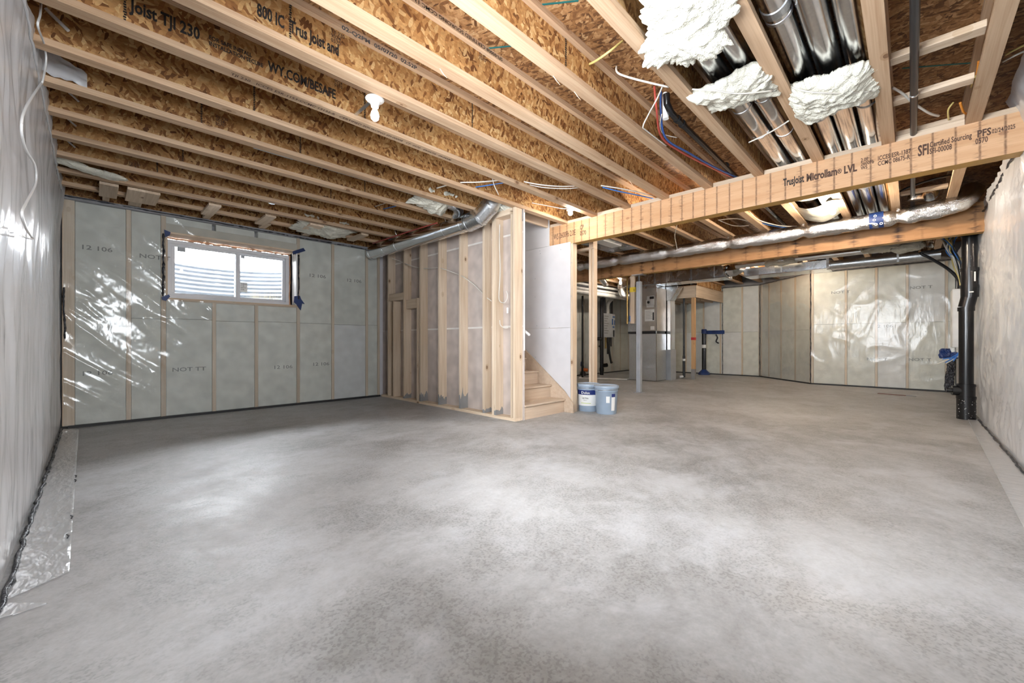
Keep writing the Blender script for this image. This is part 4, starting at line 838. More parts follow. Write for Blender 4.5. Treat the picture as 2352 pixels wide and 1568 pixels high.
# ------------------------------------------------------------------ pipes and lines in the ceiling
t = thing('drain_pipe', 'black drain pipe with an elbow running along a joist bay', 'pipe', (3.2, 1.38, 2.85))
by = jy(2) + 0.255
MB().tube([(3.16, by, 2.97), (3.17, by, 2.90), (3.24, by, 2.862), (3.32, by, 2.855)], 0.026, 16).build('elbow', 'abs', t, smooth=True)
MB().tube([(3.30, by, 2.855), (7.5, by, 2.80)], 0.024, 16).build('pipe_run', 'abs', t, smooth=True)
for x in (3.36, 3.46, 4.6): MB().tube([(x, by, 2.855), (x + 0.03, by, 2.8545)], 0.031, 16).build('coupling', 'abs', t, smooth=True)
c = PZ(1529, 272, 2.83); t = thing('white_pipe_stub', 'short white plastic pipe dropping through the subfloor', 'pipe', (c.x, c.y, 2.83)); MB().tube([(c.x, c.y, 2.83), (c.x - 0.01, c.y + 0.005, ZT - 0.005)], 0.022, 16).build('pipe', 'pvc', t, smooth=True); MB().tube([(c.x, c.y, 2.826), (c.x, c.y, 2.86)], 0.024, 16).build('lip', 'pvc', t, smooth=True)
def line(name, mat, uvz, r, label, cat='cable', group=None): return cable(name, mat, [PZ(u, v, z) for u, v, z in uvz], r, None, label, cat, group)
line('water_line', 'pex_r', [(1503, 198, 3.03), (1508, 250, 2.88), (1520, 315, 2.80), (1570, 352, 2.79), (1640, 388, 2.80), (1690, 412, 2.82)], 0.009, 'red plastic water line looping down beside the drain pipe', 'water line')
line('water_line', 'pex_b', [(1518, 210, 3.03), (1518, 260, 2.88), (1530, 318, 2.80), (1580, 350, 2.79), (1645, 386, 2.80), (1695, 408, 2.82)], 0.009, 'blue plastic water line looping down beside the drain pipe', 'water line')
line('wire', 'cable_w', [(1520, 262, 2.85), (1516, 290, 2.83), (1525, 308, 2.82), (1555, 316, 2.84)], 0.004, 'thin white wire curled at the white pipe stub', 'wire')
t = thing('vent_pipe', 'long thin black pipe hung under the blocking at the right', 'pipe', (3.5, -0.03, 2.8))
vy = jy(0) - 0.155
MB().tube([(1.2, vy, ZJ + 0.025), (9.0, vy, ZJ + 0.045)], 0.021, 16).build('pipe_run', 'iron', t, smooth=True)
for x in (4.05,): MB().tube([(x, vy, ZJ + 0.032), (x + 0.012, vy, ZJ + 0.032)], 0.024, 16).build('wire_tie', 'zinc', t, smooth=True)
for i, (u, v) in enumerate(((2150, 95), (2150, 200), (2150, 285))):
    q = PZ(u, v, ZJ + 0.075); ob = box('joist_blocking', 'lum_y', None, q.x - 0.02, q.x + 0.069, jy(-1) + 0.045, jy(0) - 0.045, ZJ + 0.052, ZJ + 0.092, 0.002)
    tag(ob, ('pale flat block between joists at the top right', 'second pale block below the top right one', 'last pale block just before the near beam')[i], 'blocking', 'flat blocks between the last joists')
for x in (6.1, 6.8):
    ob = box('joist_blocking', 'lum_y', None, x, x + 0.089, jy(-1) + 0.045, jy(0) - 0.045, ZJ + 0.052, ZJ + 0.092, 0.002); tag(ob, 'flat block beyond the near beam, ' + ('nearer' if x < 6.5 else 'farther') + ' of two', 'blocking', 'flat blocks between the last joists')
for i, (u, v, w) in enumerate(((250, 430, 0.15), (311, 446, 0.15), (350, 447, 0.13), (490, 476, 0.13), (616, 501, 0.13), (721, 521, 0.19), (835, 540, 0.12))):
    q = PZ(u, v, ZJ - 0.02); y0 = jy(12) + 0.05; ob = MB().box(q.x - w / 2, q.x + w / 2, y0, jy(13) + 0.075, ZJ - 0.030, ZJ - 0.002).build('tie_block', 'lum_y', None, bevel=0.002)
    tag(ob, f'{ORD[i + 1]} pale tie block from the left above the window wall', 'blocking', 'tie blocks above the window wall')
for i, (u, v, w) in enumerate(((244, 452, 0.06), (311, 468, 0.12), (482, 494, 0.08), (610, 520, 0.09), (705, 540, 0.1))):
    q = PZ(u, v, ZJ - 0.01); ob = MB().box(q.x - w / 2, q.x + w / 2, jy(13) + 0.08, YW - 0.02, ZJ + 0.0, ZJ + 0.036).build('sill_block', 'lum_y', None, bevel=0.002)
    tag(ob, f'{ORD[i + 1]} short block from the left reaching the sill above the window wall', 'blocking', 'short sill blocks')
# grey conduit clipped under a joist
y = jy(8) + 0.055; t = thing('conduit', 'grey metal conduit clipped beside a joist above the lampholder', 'conduit', (1.6, y, ZJ)); MB().tube([(1.05, y, ZJ + 0.012), (3.2, y, ZJ + 0.012)], 0.010, 12).build('tube', 'galv_d', t, smooth=True)
MB().tube([(1.0, y, ZJ + 0.012), (1.32, y, ZJ + 0.012)], 0.0135, 12).build('sleeve', 'galv_d', t, smooth=True)
c = PZ(626, 468, ZJ + 0.0); t = MB().lathe([(0.0, 0), (0.035, 0), (0.038, 0.004), (0.03, 0.03), (0.0, 0.03)], (c.x, jy(11) + 0.09, ZJ + 0.01), seg=18).build('metal_cap', 'galv', None, smooth=True); tag(t, 'small round metal cap between the joists over the window', 'cap')

# ------------------------------------------------------------------ cables in the ceiling
CW = 'cables strung through the joists'
line('cable', 'cable_w', [(1003, 432, 2.80), (1050, 420, 2.80), (1100, 418, 2.80), (1170, 412, 2.82)], 0.007, 'white cable crossing the joist bay left of the duct elbow', group=CW)
line('cable', 'cable_b', [(1090, 430, 2.81), (1130, 424, 2.80), (1172, 417, 2.82)], 0.006, 'blue cable beside the white one left of the duct elbow', group=CW)
line('cable', 'cable_w', [(1198, 416, 2.82), (1240, 424, 2.79), (1290, 428, 2.79), (1326, 426, 2.82)], 0.007, 'upper white cable crossing the bay above the work light', group=CW)
line('cable', 'cable_w', [(1200, 420, 2.82), (1245, 430, 2.79), (1295, 433, 2.79), (1328, 431, 2.82)], 0.006, 'lower white cable crossing the bay above the work light', group=CW)
line('cable', 'cable_w', [(1380, 426, 2.82), (1420, 432, 2.79), (1460, 440, 2.78), (1500, 450, 2.80)], 0.007, 'white cable crossing the bay left of the near beam middle', group=CW)
line('cable', 'cable_b', [(1384, 430, 2.82), (1425, 440, 2.78), (1465, 448, 2.78), (1500, 456, 2.80)], 0.007, 'blue cable sagging under the white one near the beam', group=CW)
line('cable', 'cable_w', [(1131, 410, 2.83), (1135, 425, 2.78), (1145, 447, 2.73)], 0.006, 'short white cable tail hanging left of the duct elbow')
line('cable', 'cable_b', [(943, 460, 2.80), (962, 456, 2.80), (978, 452, 2.81)], 0.006, 'short blue cable in the bay above the stud wall')
line('cable', 'cable_b', [(880, 480, 2.80), (905, 474, 2.79), (925, 470, 2.81)], 0.006, 'dark blue cable in the bay near the window wall end')
line('cable', 'cable_w', [(862, 474, 2.80), (890, 465, 2.79), (905, 462, 2.81)], 0.005, 'thin white cable in the bay near the window wall end')
line('cable', 'cable_y', [(1335, 155, 3.02), (1365, 142, 2.94), (1400, 118, 2.92), (1431, 93, 3.02)], 0.008, 'pale yellow cable looping across a joist bay near the top')
line('cable', 'cable_w', [(1416, 152, 3.0), (1420, 168, 2.90), (1460, 182, 2.84), (1536, 200, 2.80)], 0.007, 'white cable running to the first torn batt')
line('cable', 'cable_w', [(1523, 195, 2.82), (1510, 225, 2.81), (1490, 262, 2.79), (1477, 290, 2.76), (1485, 300, 2.76), (1530, 335, 2.78)], 0.006, 'white cable drooping beside the red water line')
line('cable', 'cable_w', [(1590, 205, 2.70), (1640, 208, 2.665), (1700, 215, 2.66), (1776, 208, 2.70)], 0.005, 'white tie cable under the fibreglass pad of the pipe pair')
line('cable', 'cable_w', [(1820, 201, 2.72), (1860, 211, 2.665), (1930, 214, 2.66), (2000, 210, 2.70)], 0.005, 'white tie cable under the fibreglass pad of the three pipes')
line('cable', 'cable_w', [(2050, 201, 2.82), (2075, 216, 2.80), (2100, 238, 2.78), (2135, 260, 2.78), (2156, 266, 2.80)], 0.009, 'white cable sagging behind the thin black pipe')
line('strap_wire', 'cable_w', [(1720, 327, 2.76), (1770, 303, 2.76), (1812, 277, 2.76)], 0.006, 'straight grey wire stretched under the pair of shiny pipes')
line('cable', 'cable_w', [(1556, 512, 2.74), (1550, 540, 2.68), (1553, 560, 2.62), (1556, 575, 2.56)], 0.005, 'thin white cable dangling from beneath the near beam')
line('cable', 'cable_w', [(1650, 505, 2.80), (1690, 502, 2.80), (1720, 508, 2.79), (1760, 515, 2.80)], 0.007, 'upper white cable looping between joists beyond the near beam', group=CW)
line('cable', 'cable_w', [(1650, 505, 2.80), (1685, 518, 2.78), (1720, 518, 2.78)], 0.006, 'lower white cable looping between joists beyond the near beam', group=CW)
line('cable', 'cable_w', [(1722, 487, 2.82), (1745, 506, 2.78), (1790, 518, 2.77), (1830, 520, 2.77)], 0.008, 'white cable resting over the foil duct', group=CW)
line('cable', 'cable_b', [(1722, 490, 2.82), (1745, 510, 2.78), (1790, 521, 2.77), (1825, 522, 2.77)], 0.007, 'blue cable resting over the foil duct', group=CW)
line('cable', 'cable_k', [(2065, 440, 2.80), (2100, 425, 2.80), (2150, 410, 2.81), (2185, 402, 2.83)], 0.012, 'thick black cable slanting above the right end of the foil duct')
line('cable', 'cable_y', [(2190, 235, 2.86), (2178, 252, 2.82), (2179, 275, 2.80)], 0.006, 'yellow cable loop at the last joist before the near beam')
line('cable', 'cable_o', [(2205, 235, 2.86), (2212, 255, 2.82), (2220, 262, 2.82)], 0.008, 'orange cable end at the last joist before the near beam')
line('cable', 'cable_o', [(2248, 140, 2.93), (2246, 160, 2.90), (2240, 185, 2.88)], 0.008, 'orange cable looped beside the upper right block')
line('cable', 'cable_y', [(2246, 165, 2.90), (2236, 185, 2.87), (2230, 200, 2.87)], 0.006, 'yellow cable looped beside the upper right block')
line('cable', 'cable_y', [(2310, 126, 2.86), (2330, 115, 2.86), (2352, 104, 2.88)], 0.006, 'yellow cable running off the right edge of the view')
line('cable', 'cable_w', [(2303, 142, 2.86), (2330, 128, 2.86), (2352, 118, 2.88)], 0.006, 'white cable running off the right edge of the view')
for i, (u, v, w) in enumerate(((1010, 158, 18), (1243, 190, 10), (1310, 215, 8), (1430, 420, 6))):
    a = PZ(u, v, ZJ); kk = min(range(-1, 14), key=lambda k: abs(jy(k) - a.y)); a.y = max(jy(kk) - 0.035, min(jy(kk) + 0.035, a.y)); o = MB().tube([a + Vector((0, 0, 0.004)), a + Vector((0.012, -0.02, -0.035)), a + Vector((0.03, -0.035, -0.06))], [0.003, 0.0025, 0.001], 4).build('splinter', 'lum_x'); tag(o, ('splinter', 'long splinter', 'small splinter', 'splinter')[i] + ' hanging from the ' + ('fifth', 'fourth', 'fourth', 'sixth')[i] + ' joist ' + ('near its middle', 'above the beam', 'close to the beam', 'at the beam end')[i], 'splinter')
# left wall wire
cable('wire', 'white', [PX(u, v, XL + o_) for u, v, o_ in ((95, 0, 0.06), (92, 35, 0.06), (87, 60, 0.06), (101, 100, 0.06), (106, 140, 0.06), (98, 185, 0.055), (92, 195, 0.05), (60, 245, 0.05), (49, 290, 0.05), (58, 340, 0.05), (80, 380, 0.05), (82, 420, 0.05), (60, 465, 0.05), (50, 490, 0.05), (60, 525, 0.05), (74, 548, 0.05), (48, 541, 0.05))], 0.005, None, 'thin white wire curling down the poly of the left wall', 'wire')
for i, (u, v) in enumerate(((140, 55), (155, 150), (168, 222), (163, 280), (162, 330))):
    a = PY(u, v, jy(7 + i) - 0.012); o = MB().tube([a + Vector((-0.06, 0.008, 0.06)), a + Vector((0.03, -0.012, -0.03))], 0.010 if i == 0 else 0.007, 8).build('foam_strand', 'white'); tag(o, f'{ORD[i + 1]} white plastic strand from the camera end of the left joists', 'strand', 'white strands at the left joist ends')

# ------------------------------------------------------------------ furnace corner
t = thing('furnace', 'tall furnace of galvanized panels with a tan upper cabinet', 'furnace', (10.3, 5.03, 0))
FX0, FX1, FY0, FY1 = 10.03, 10.60, 4.64, 5.40
box('return_base', 'galv_f', t, FX0, FX1, FY0, FY1, 0.01, 1.22, 0.004); box('filter_slot', 'dark', t, FX0 + 0.02, FX1 - 0.02, FY0 + 0.02, FY1 - 0.02, 1.22, 1.29)
cabn = box('cabinet', 'cab', t, FX0, FX1, FY0, FY1, 1.29, 2.40, 0.004); box('filter_rack', 'galv_d', t, FX0 - 0.03, FX1, FY1 - 0.32, FY1 + 0.02, 1.28, 1.55, 0.004); box('slot_cover', 'iron', t, FX0 - 0.025, FX0, FY0 + 0.01, FY1 + 0.02, 1.225, 1.285)
for a, b_, m_ in (((1486, 680), (1503, 688), 'paper'), ((1484, 689), (1503, 700), 'paper'), ((1485, 700), (1502, 705), 'paper'), ((1481, 711), (1503, 737), 'paper'), ((1494, 749), (1503, 757), 'paper')):
    pa, pb = PX(a[0], a[1], FX0 - 0.003), PX(b_[0], b_[1], FX0 - 0.003); box('label', m_, cabn, FX0 - 0.004, FX0, pa.y, pb.y, pa.z, pb.z)
pa = PX(1489, 694, FX0 - 0.006); MB().lathe([(0.0, 0), (0.035, 0), (0.035, 0.003)], pa, (1, 0, 0), 14).build('label_mark', 'ink', cabn)
pa, pb = PX(1492, 681, FX0 - 0.0055), PX(1502, 686, FX0 - 0.0055); box('label_mark', 'ink', cabn, FX0 - 0.0055, FX0 - 0.0042, pa.y, pb.y, pa.z, pb.z)
for i in range(6):
    pa = PX(1483, 715 + i * 3.4, FX0 - 0.0055); box('label_line', 'ink_g', cabn, FX0 - 0.0055, FX0 - 0.0042, pa.y, pa.y - 0.14 - 0.03 * (i % 3), pa.z, pa.z + 0.006)
pa, pb = PX(1499, 717, FX0 - 0.0055), PX(1502, 735, FX0 - 0.0055); box('label_mark', 'ink', cabn, FX0 - 0.0055, FX0 - 0.0042, pa.y, pb.y, pa.z, pb.z)
box('corner_angle', 'galv_b', t, FX0 - 0.006, FX0 + 0.02, FY0 - 0.006, FY0 + 0.012, 0.01, 2.42); box('plenum', 'galv', t, FX0 + 0.02, FX1 - 0.02, FY0 + 0.02, FY1 - 0.02, 2.40, 2.47)
# trunk
t = thing('trunk_duct', 'rectangular galvanized trunk duct above the furnace', 'duct', (10.1, 4.0, 2.47))
TX0, TX1, TZ0, TZ1 = 9.90, 10.40, 2.475, 2.725
for y0, y1 in ((2.98, 3.72), (3.74, 4.62), (4.64, 5.55)): box('duct_section', 'galv', t, TX0, TX1, y0, y1, TZ0, TZ1, 0.003)
for y in (3.73, 4.63): box('drive_cleat', 'galv_d', t, TX0 - 0.012, TX1 + 0.01, y - 0.02, y + 0.02, TZ0 - 0.014, TZ1 + 0.002)
for y in (3.73,): MB().bar((TX0 - 0.02, y, TZ0 - 0.02), (TX0 + 0.3, y - 0.3, TZ0 - 0.02), 0.03, 0.02).build('hanger_rail', 'galv_d', t)
box('bottom_flange', 'galv_b', t, TX0 - 0.02, TX1, 2.98, 4.6, TZ0 - 0.016, TZ0 - 0.001)
cen = (TX0 + 0.0, 2.90, 2.60); MB().tube([(TX0 + 0.12, 2.99, 2.60), (TX0 + 0.12, 2.80, 2.60), (TX0 + 0.02, 2.66, 2.615), (TX0 - 0.10, 2.62, 2.63)], [0.13, 0.12, 0.09, 0.09], 8).build('takeoff_boot', 'galv_b', t)
MB().lathe([(0.125, 0), (0.135, 0.0), (0.135, 0.03), (0.118, 0.03)], (TX0 + 0.06, 2.96, 2.60), (-0.3, -1, 0), 24).build('collar', 'galv_b', t, smooth=True)
box('duct_section', 'galv', t, TX0, TX1, 1.16, 2.60, 2.44, 2.60, 0.003); box('drive_cleat', 'galv_d', t, TX0 - 0.01, TX1 + 0.01, 2.56, 2.60, 2.43, 2.66); box('drive_cleat', 'galv_b', t, TX0 - 0.012, TX1, 1.13, 1.17, 2.43, 2.64); box('bottom_flange', 'galv_b', t, TX0 - 0.02, TX1, 1.16, 2.6, 2.425, 2.439)
for y in (1.9, 3.2, 4.3): box('hanger_strap', 'white', t, TX0 - 0.006, TX0 - 0.003, y, y + 0.02, 2.43, 2.73)
for u0, u1, dv in ((1490, 1490, 0), (1540, 1540, 0)):
    q = PX(u0, 630, 9.85); cable('cable', 'cable_w', [(9.86, q.y, 2.73), (9.84, q.y + 0.02, 2.62), (9.86, q.y + 0.05, 2.50)], 0.006, None, ('white cable hanging before the trunk duct, ' + ('left' if u0 < 1500 else 'right') + ' of two'))
t = thing('round_duct', 'small round duct running right along the far ceiling in front of the trunk', 'duct', (9.6, 1.2, 2.6))
a, b_ = PX(1690, 612, 9.62), PX(2003, 583, 9.62); zc = 2.645
MB().tube([(9.62, a.y, zc), (9.62, b_.y, zc)], 0.065, 24).build('duct_run', 'galv_b', t, smooth=True)
MB().tube(spline([(9.62, b_.y + 0.02, zc), (9.62, b_.y - 0.09, zc), (9.62, b_.y - 0.17, zc + 0.06), (9.64, b_.y - 0.22, zc + 0.16)], 4), 0.07, 20).build('elbow', 'galv', t, smooth=True)
t = thing('round_duct', 'dull round duct below it reaching the far right corner', 'duct', (10.0, 0.4, 2.43))
MB().tube([(10.0, 1.18, 2.50), (10.0, -0.36, 2.50)], 0.080, 28).build('duct_run', 'galv_d', t, smooth=True); MB().tube([(10.0, 1.17, 2.50), (10.0, 1.12, 2.50)], 0.088, 28).build('collar', 'galv_b', t, smooth=True); box('hanger_strap', 'white', t, 9.915, 9.918, 0.15, 0.18, 2.42, 2.75)
q = PX(2128, 560, 9.95); MB().tube([(9.98, q.y, 2.56), (9.98, q.y, 2.78)], 0.085, 24).build('riser_boot', 'galv_b', t, smooth=True); MB().lathe([(0.12, 0), (0.12, 0.01), (0.086, 0.07)], (9.98, q.y, 2.535), seg=24).build('saddle', 'galv_b', t, smooth=True)
for z in (2.63, 2.70): MB().tube([(9.98, q.y, z), (9.98, q.y, z + 0.012)], 0.089, 24).build('seam_ring', 'galv', t, smooth=True)
# return drop next to furnace
t = thing('return_drop', 'upright return duct with a grey lower box beside the furnace', 'duct', (10.75, 4.55, 0))
ra, rb = PX(1523, 800, 10.62), PX(1541, 800, 10.62)
box('lower_box', 'steel', t, 10.62, 10.95, rb.y, ra.y, 0.0, 0.80, 0.004); box('upper_duct', 'galv_b', t, 10.64, 10.93, rb.y + 0.02, ra.y - 0.01, 0.80, 2.10, 0.004)
MB().prism([(10.62, ra.y, 2.10), (10.62, rb.y + 0.02, 2.10), (10.62, rb.y - 0.18, 2.42), (10.62, rb.y - 0.18, 2.474), (10.62, ra.y, 2.474)], (0.3, 0, 0)).build('offset_elbow', 'galv', t, bevel=0.003)
box('white_tape', 'pvc', t, 10.60, 10.619, ra.y - 0.01, ra.y + 0.07, 0.0, 0.42)
t = thing('gas_pipe', 'thin black pipe running down the furnace corner', 'pipe', (10.6, 4.72, 0.4)); q = PX(1518, 760, 10.57)
MB().tube([(10.57, q.y - 0.02, 0.42), (10.57, q.y - 0.02, 2.46)], 0.022, 12).build('pipe', 'iron', t, smooth=True); MB().tube([(10.57, q.y - 0.02, 0.42), (10.57, q.y - 0.02, 0.85)], 0.036, 12).build('drip_leg', 'iron', t, smooth=True)
q = PZ(1571, 868, 0); t = thing('gas_pipe', 'tall black pipe standing alone left of the landing post', 'pipe', (q.x, q.y, 0)); MB().tube([(q.x, q.y, 0.02), (q.x, q.y, 2.47)], 0.028, 14).build('pipe', 'iron', t, smooth=True); MB().tube([(q.x, q.y, 0.05), (q.x - 0.05, q.y + 0.10, 0.03)], 0.034, 12).build('foot_elbow', 'pvc', t, smooth=True); MB().tube([(q.x, q.y, 0.02), (q.x, q.y, 0.62)], 0.036, 14).build('lower_sleeve', 'iron', t, smooth=True)
MB().tube([(q.x, q.y, 0.48), (q.x, q.y, 0.54)], 0.039, 14).build('sticker', 'paper', t, smooth=True)
# sump pipe with blue tape
q = PZ(1617, 860, 0); t = thing('radon_pipe', 'black floor pipe sealed with blue tape at its foot and top', 'pipe', (q.x, q.y, 0))
MB().tube([(q.x, q.y, 0.02), (q.x, q.y, 1.36)], 0.062, 20).build('pipe', 'abs', t, smooth=True); MB().lathe([(0.0, 0.0), (0.17, 0.0), (0.16, 0.06), (0.08, 0.14), (0.066, 0.16)], q, seg=9).build('tape_skirt', 'tape_b', t)
MB().lathe([(0.0, 1.40), (0.06, 1.40), (0.075, 1.38), (0.075, 1.27), (0.064, 1.26)], q, seg=9).build('tape_cap', 'tape_b', t); MB().tube([(q.x, q.y, 0.82), (q.x, q.y, 0.92)], 0.0632, 16).build('label', 'paper', t, smooth=True)
w0, w1 = PX(1622, 760, XE - 0.03), PX(1664, 762, XE - 0.03)
o = box('blue_tape_strip', 'tape_b', None, XE - 0.035, XE - 0.03, w1.y, w0.y - 0.02, w1.z - 0.06, w1.z + 0.05); tag(o, 'blue tape strip stuck across the far wall beside the black pipe', 'tape')
pts = [PX(u, v, XE - 0.03) for u, v in ((1644, 768), (1648, 775), (1645, 784), (1651, 788))]; o = MB().tube(spline(pts, 4), 0.02, 6).build('tar_mark', 'seal'); tag(o, 'black tar smear below the blue tape strip', 'smear')
# water heater
HX0, HX1, HY = PY(1386, 750, 6.80).x, PY(1413, 750, 6.80).x, 6.80
t = thing('water_heater', 'wall hung grey tankless water heater with pipes above and below', 'water heater', ((HX0 + HX1) / 2, 6.95, 1.15))
case = box('case', 'heater', t, HX0, HX1, HY, HY + 0.22, 1.15, 1.90, 0.012)
for i in range(8):
    z = 1.80 - i * 0.075; box('print_line', 'ink_g', case, HX0 + 0.05, HX0 + 0.30 - 0.04 * (i % 3), HY - 0.002, HY, z, z + 0.018)
box('print_block', 'label_blue', case, HX1 - 0.20, HX1 - 0.14, HY - 0.003, HY, 1.55, 1.74); box('print_block', 'label_blue', case, HX1 - 0.16, HX1 - 0.03, HY - 0.003, HY, 1.78, 1.82); box('print_block', 'label_blue', case, HX1 - 0.06, HX1 - 0.02, HY - 0.003, HY, 1.55, 1.70); box('print_block', 'label_blue', case, HX1 - 0.16, HX1 - 0.05, HY - 0.003, HY, 1.46, 1.50); box('control_pad', 'dark', case, HX1 - 0.13, HX1 - 0.05, HY - 0.006, HY, 1.17, 1.38)
hx = (HX0 + HX1) / 2
MB().tube(spline([(hx + 0.05, 6.9, 1.90), (hx + 0.05, 6.9, 2.15), (hx + 0.12, 6.88, 2.28), (hx + 0.25, 6.85, 2.38)], 5), 0.055, 16).build('vent_pipe', 'pvc', t, smooth=True)
MB().tube([(hx - 0.30, 6.9, 1.9), (hx - 0.30, 6.9, 2.2), (hx - 0.22, 6.9, 2.4)], 0.03, 12).build('intake_pipe', 'galv', t, smooth=True)
for k, (ox, z1) in enumerate(((-0.16, 2.42), (-0.08, 2.40), (0.30, 2.3), (0.36, 2.35))): MB().tube([(hx + ox, 6.92, 1.90), (hx + ox, 6.92, z1)], 0.026, 10).build('supply_pipe', 'iron', t, smooth=True)
for k, (ox, z0) in enumerate(((-0.22, 0.86), (-0.02, 0.80), (0.10, 0.62), (0.20, 0.7), (0.30, 0.86))): MB().tube([(hx + ox, 6.92, 1.15), (hx + ox, 6.92, z0)], 0.024 if k != 2 else 0.03, 10).build('lower_pipe', 'iron' if k != 1 else 'gold', t, smooth=True)
MB().tube(spline([(hx + 0.02, 6.9, 1.13), (hx + 0.10, 6.88, 0.75), (hx + 0.18, 6.86, 0.42), (hx + 0.22, 6.85, 0.34)], 5), [0.035] * 12 + [0.045] * 4, 12).build('drain_hose', 'iron', t, smooth=True)
MB().tube([(hx - 0.22, 6.92, 0.87), (hx - 0.40, 6.92, 0.87)], 0.03, 10).build('side_pipe', 'iron', t, smooth=True)
q = PY(1382, 760, 6.75); t = thing('drain_stack', 'thick black drain stack left of the water heater', 'pipe', (q.x, 6.75, 0)); MB().tube([(q.x, 6.75, 0), (q.x, 6.75, 2.35)], 0.058, 18).build('pipe', 'abs', t, smooth=True); MB().tube([(q.x, 6.75, 0.28), (q.x + 0.16, 6.66, 0.30)], 0.06, 14).build('cleanout', 'abs', t, smooth=True); MB().tube([(q.x - 0.35, 6.75, 1.10), (q.x, 6.75, 1.10)], 0.05, 14).build('branch', 'abs', t, smooth=True); MB().tube([(q.x, 6.75, 0.1), (q.x, 6.75, 0.22)], 0.07, 18).build('hub', 'abs', t, smooth=True)
q = PY(1338, 720, 6.6); t = thing('drain_stack', 'slim black pipe seen past the drywall edge', 'pipe', (q.x, 6.6, 0)); MB().tube([(q.x, 6.6, 0), (q.x, 6.6, 2.3)], 0.028, 12).build('pipe', 'abs', t, smooth=True)
for i, z in enumerate((2.34, 2.44, 2.56)):
    o = MB().tube([(7.8, 6.3, z), (XE - 0.005, 6.3, z + 0.02)], 0.062 if i == 0 else 0.035, 16).build('vent_line', 'pvc', None, smooth=True); tag(o, ('thick white vent pipe crossing above the water heater', 'thin white pipe above the thick vent', 'upper white pipe near the utility joists')[i], 'pipe')
fp = [PY(u, v, 5.9) for u, v in ((1432, 628), (1429, 648), (1427, 662), (1432, 676), (1442, 681), (1450, 684))]
sp = spline(fp, 14); o = MB().tube(sp, [0.088 + 0.016 * (k % 2) + 0.008 * noise.noise(q * 9) for k, q in enumerate(sp)], 18).build('flex_duct', 'foil', None, smooth=True); tag(o, 'crinkled foil flex duct hooking down near the furnace', 'duct')
fp = [PY(u, v, 6.0) for u, v in ((1378, 636), (1388, 648), (1392, 655))]; sp = spline(fp, 12); o = MB().tube(sp, [0.07 + 0.012 * (k % 2) for k, q in enumerate(sp)], 14).build('flex_duct', 'foil', None, smooth=True); tag(o, 'short foil flex duct stub in the utility corner', 'duct')
q0, q1 = PX(1449, 690, 7.745), PX(1458, 690, 7.745)
t = thing('hanging_stud', 'pale stud hanging from the darker beam with yellow tape', 'stud', (7.745, q0.y, 1.35)); q2 = PX(1454, 743, 7.745); box('stud', 'lum_z', t, 7.721, 7.765, q1.y, q0.y, q2.z, ZJ + 0.02, 0.002); qa, qb = PX(1450, 660, 7.74), PX(1450, 671, 7.74); box('yellow_tape', 'tape_y', t, 7.7205, 7.772, q1.y - 0.01, q0.y + 0.012, qb.z, qa.z)
text('2', 0.06, PX(1456, 666, 7.7195), (0, -1, 0), (0, 0, 1), 'ink', t, align='CENTER')
q = PX(1447, 733, 8.5); t = thing('shutoff_valve', 'blue handled shut-off valve beside the hanging stud', 'valve', (q.x, q.y, q.z)); box('lever', 'cable_b', t, q.x, q.x + 0.03, q.y - 0.05, q.y + 0.02, q.z - 0.05, q.z + 0.08, 0.01); MB().tube([q + Vector((0.02, 0.08, -0.1)), q + Vector((0.02, 0.08, ZJ - q.z))], 0.015, 10).build('body', 'gold', t, smooth=True)
o = MB().tube([PZ(1330, 868, 0.02), PZ(1440, 871, 0.02), PZ(1447, 869, 0.02)], 0.02, 10).build('floor_pipe', 'pvc', None, smooth=True); tag(o, 'white plastic pipe lying on the floor before the furnace', 'pipe')
q = PZ(1339, 862, 0.0); t = thing('pump_valve', 'blue and orange valve on the floor past the drywall edge', 'valve', (q.x, q.y, 0)); MB().lathe([(0, 0), (0.09, 0), (0.10, 0.06), (0.06, 0.12), (0.03, 0.14), (0.03, 0.30), (0.0, 0.30)], q, seg=14).build('body', 'iron', t, smooth=True); MB().tube([q + Vector((0, 0, 0.18)), q + Vector((0.10, -0.10, 0.16))], 0.05, 12).build('handle', 'orange', t, smooth=True); MB().blob(q + Vector((-0.02, 0.04, 0.34)), (0.12, 0.12, 0.16), 5, 0.2, 2).build('blue_wrap', 'tape_b', t)

# ------------------------------------------------------------------ stack and electrical corner at the right
sy0 = YR + 0.115; px_ = 8.03
t = thing('drain_stack', 'tall black drain stack standing by the right poly wall', 'pipe', (px_, sy0, 0))
def vt(z0, z1, r, nm='pipe', off=(0, 0), off2=None, mat='abs'): o2 = off2 or off; return MB().tube([(px_ + off[0], sy0 + off[1], z0), (px_ + o2[0], sy0 + o2[1], z1)], r, 24).build(nm, mat, t, smooth=True)
vt(0, 0.30, 0.090, 'base_sleeve', (0.0, 0.0)); vt(0.25, 0.46, 0.084, 'hub'); vt(0.27, 0.30, 0.094, 'hub_ring'); vt(0.43, 0.46, 0.090, 'hub_ring'); vt(0.46, 1.46, 0.070, 'pipe'); vt(1.42, 1.47, 0.080, 'hub_ring', (0.0, 0.0)); vt(1.47, 1.62, 0.076, 'offset', (0, 0), (0.0, -0.028)); vt(1.60, 1.74, 0.083, 'hub', (0.0, -0.03)); vt(1.72, 1.76, 0.088, 'hub_ring', (0, -0.03)); vt(1.76, 1.96, 0.080, 'coupling', (0, -0.03)); vt(1.94, 1.98, 0.087, 'hub_ring', (0, -0.03)); vt(1.96, 2.42, 0.072, 'pipe', (0, -0.03)); vt(2.40, 2.47, 0.080, 'hub', (0, -0.03))
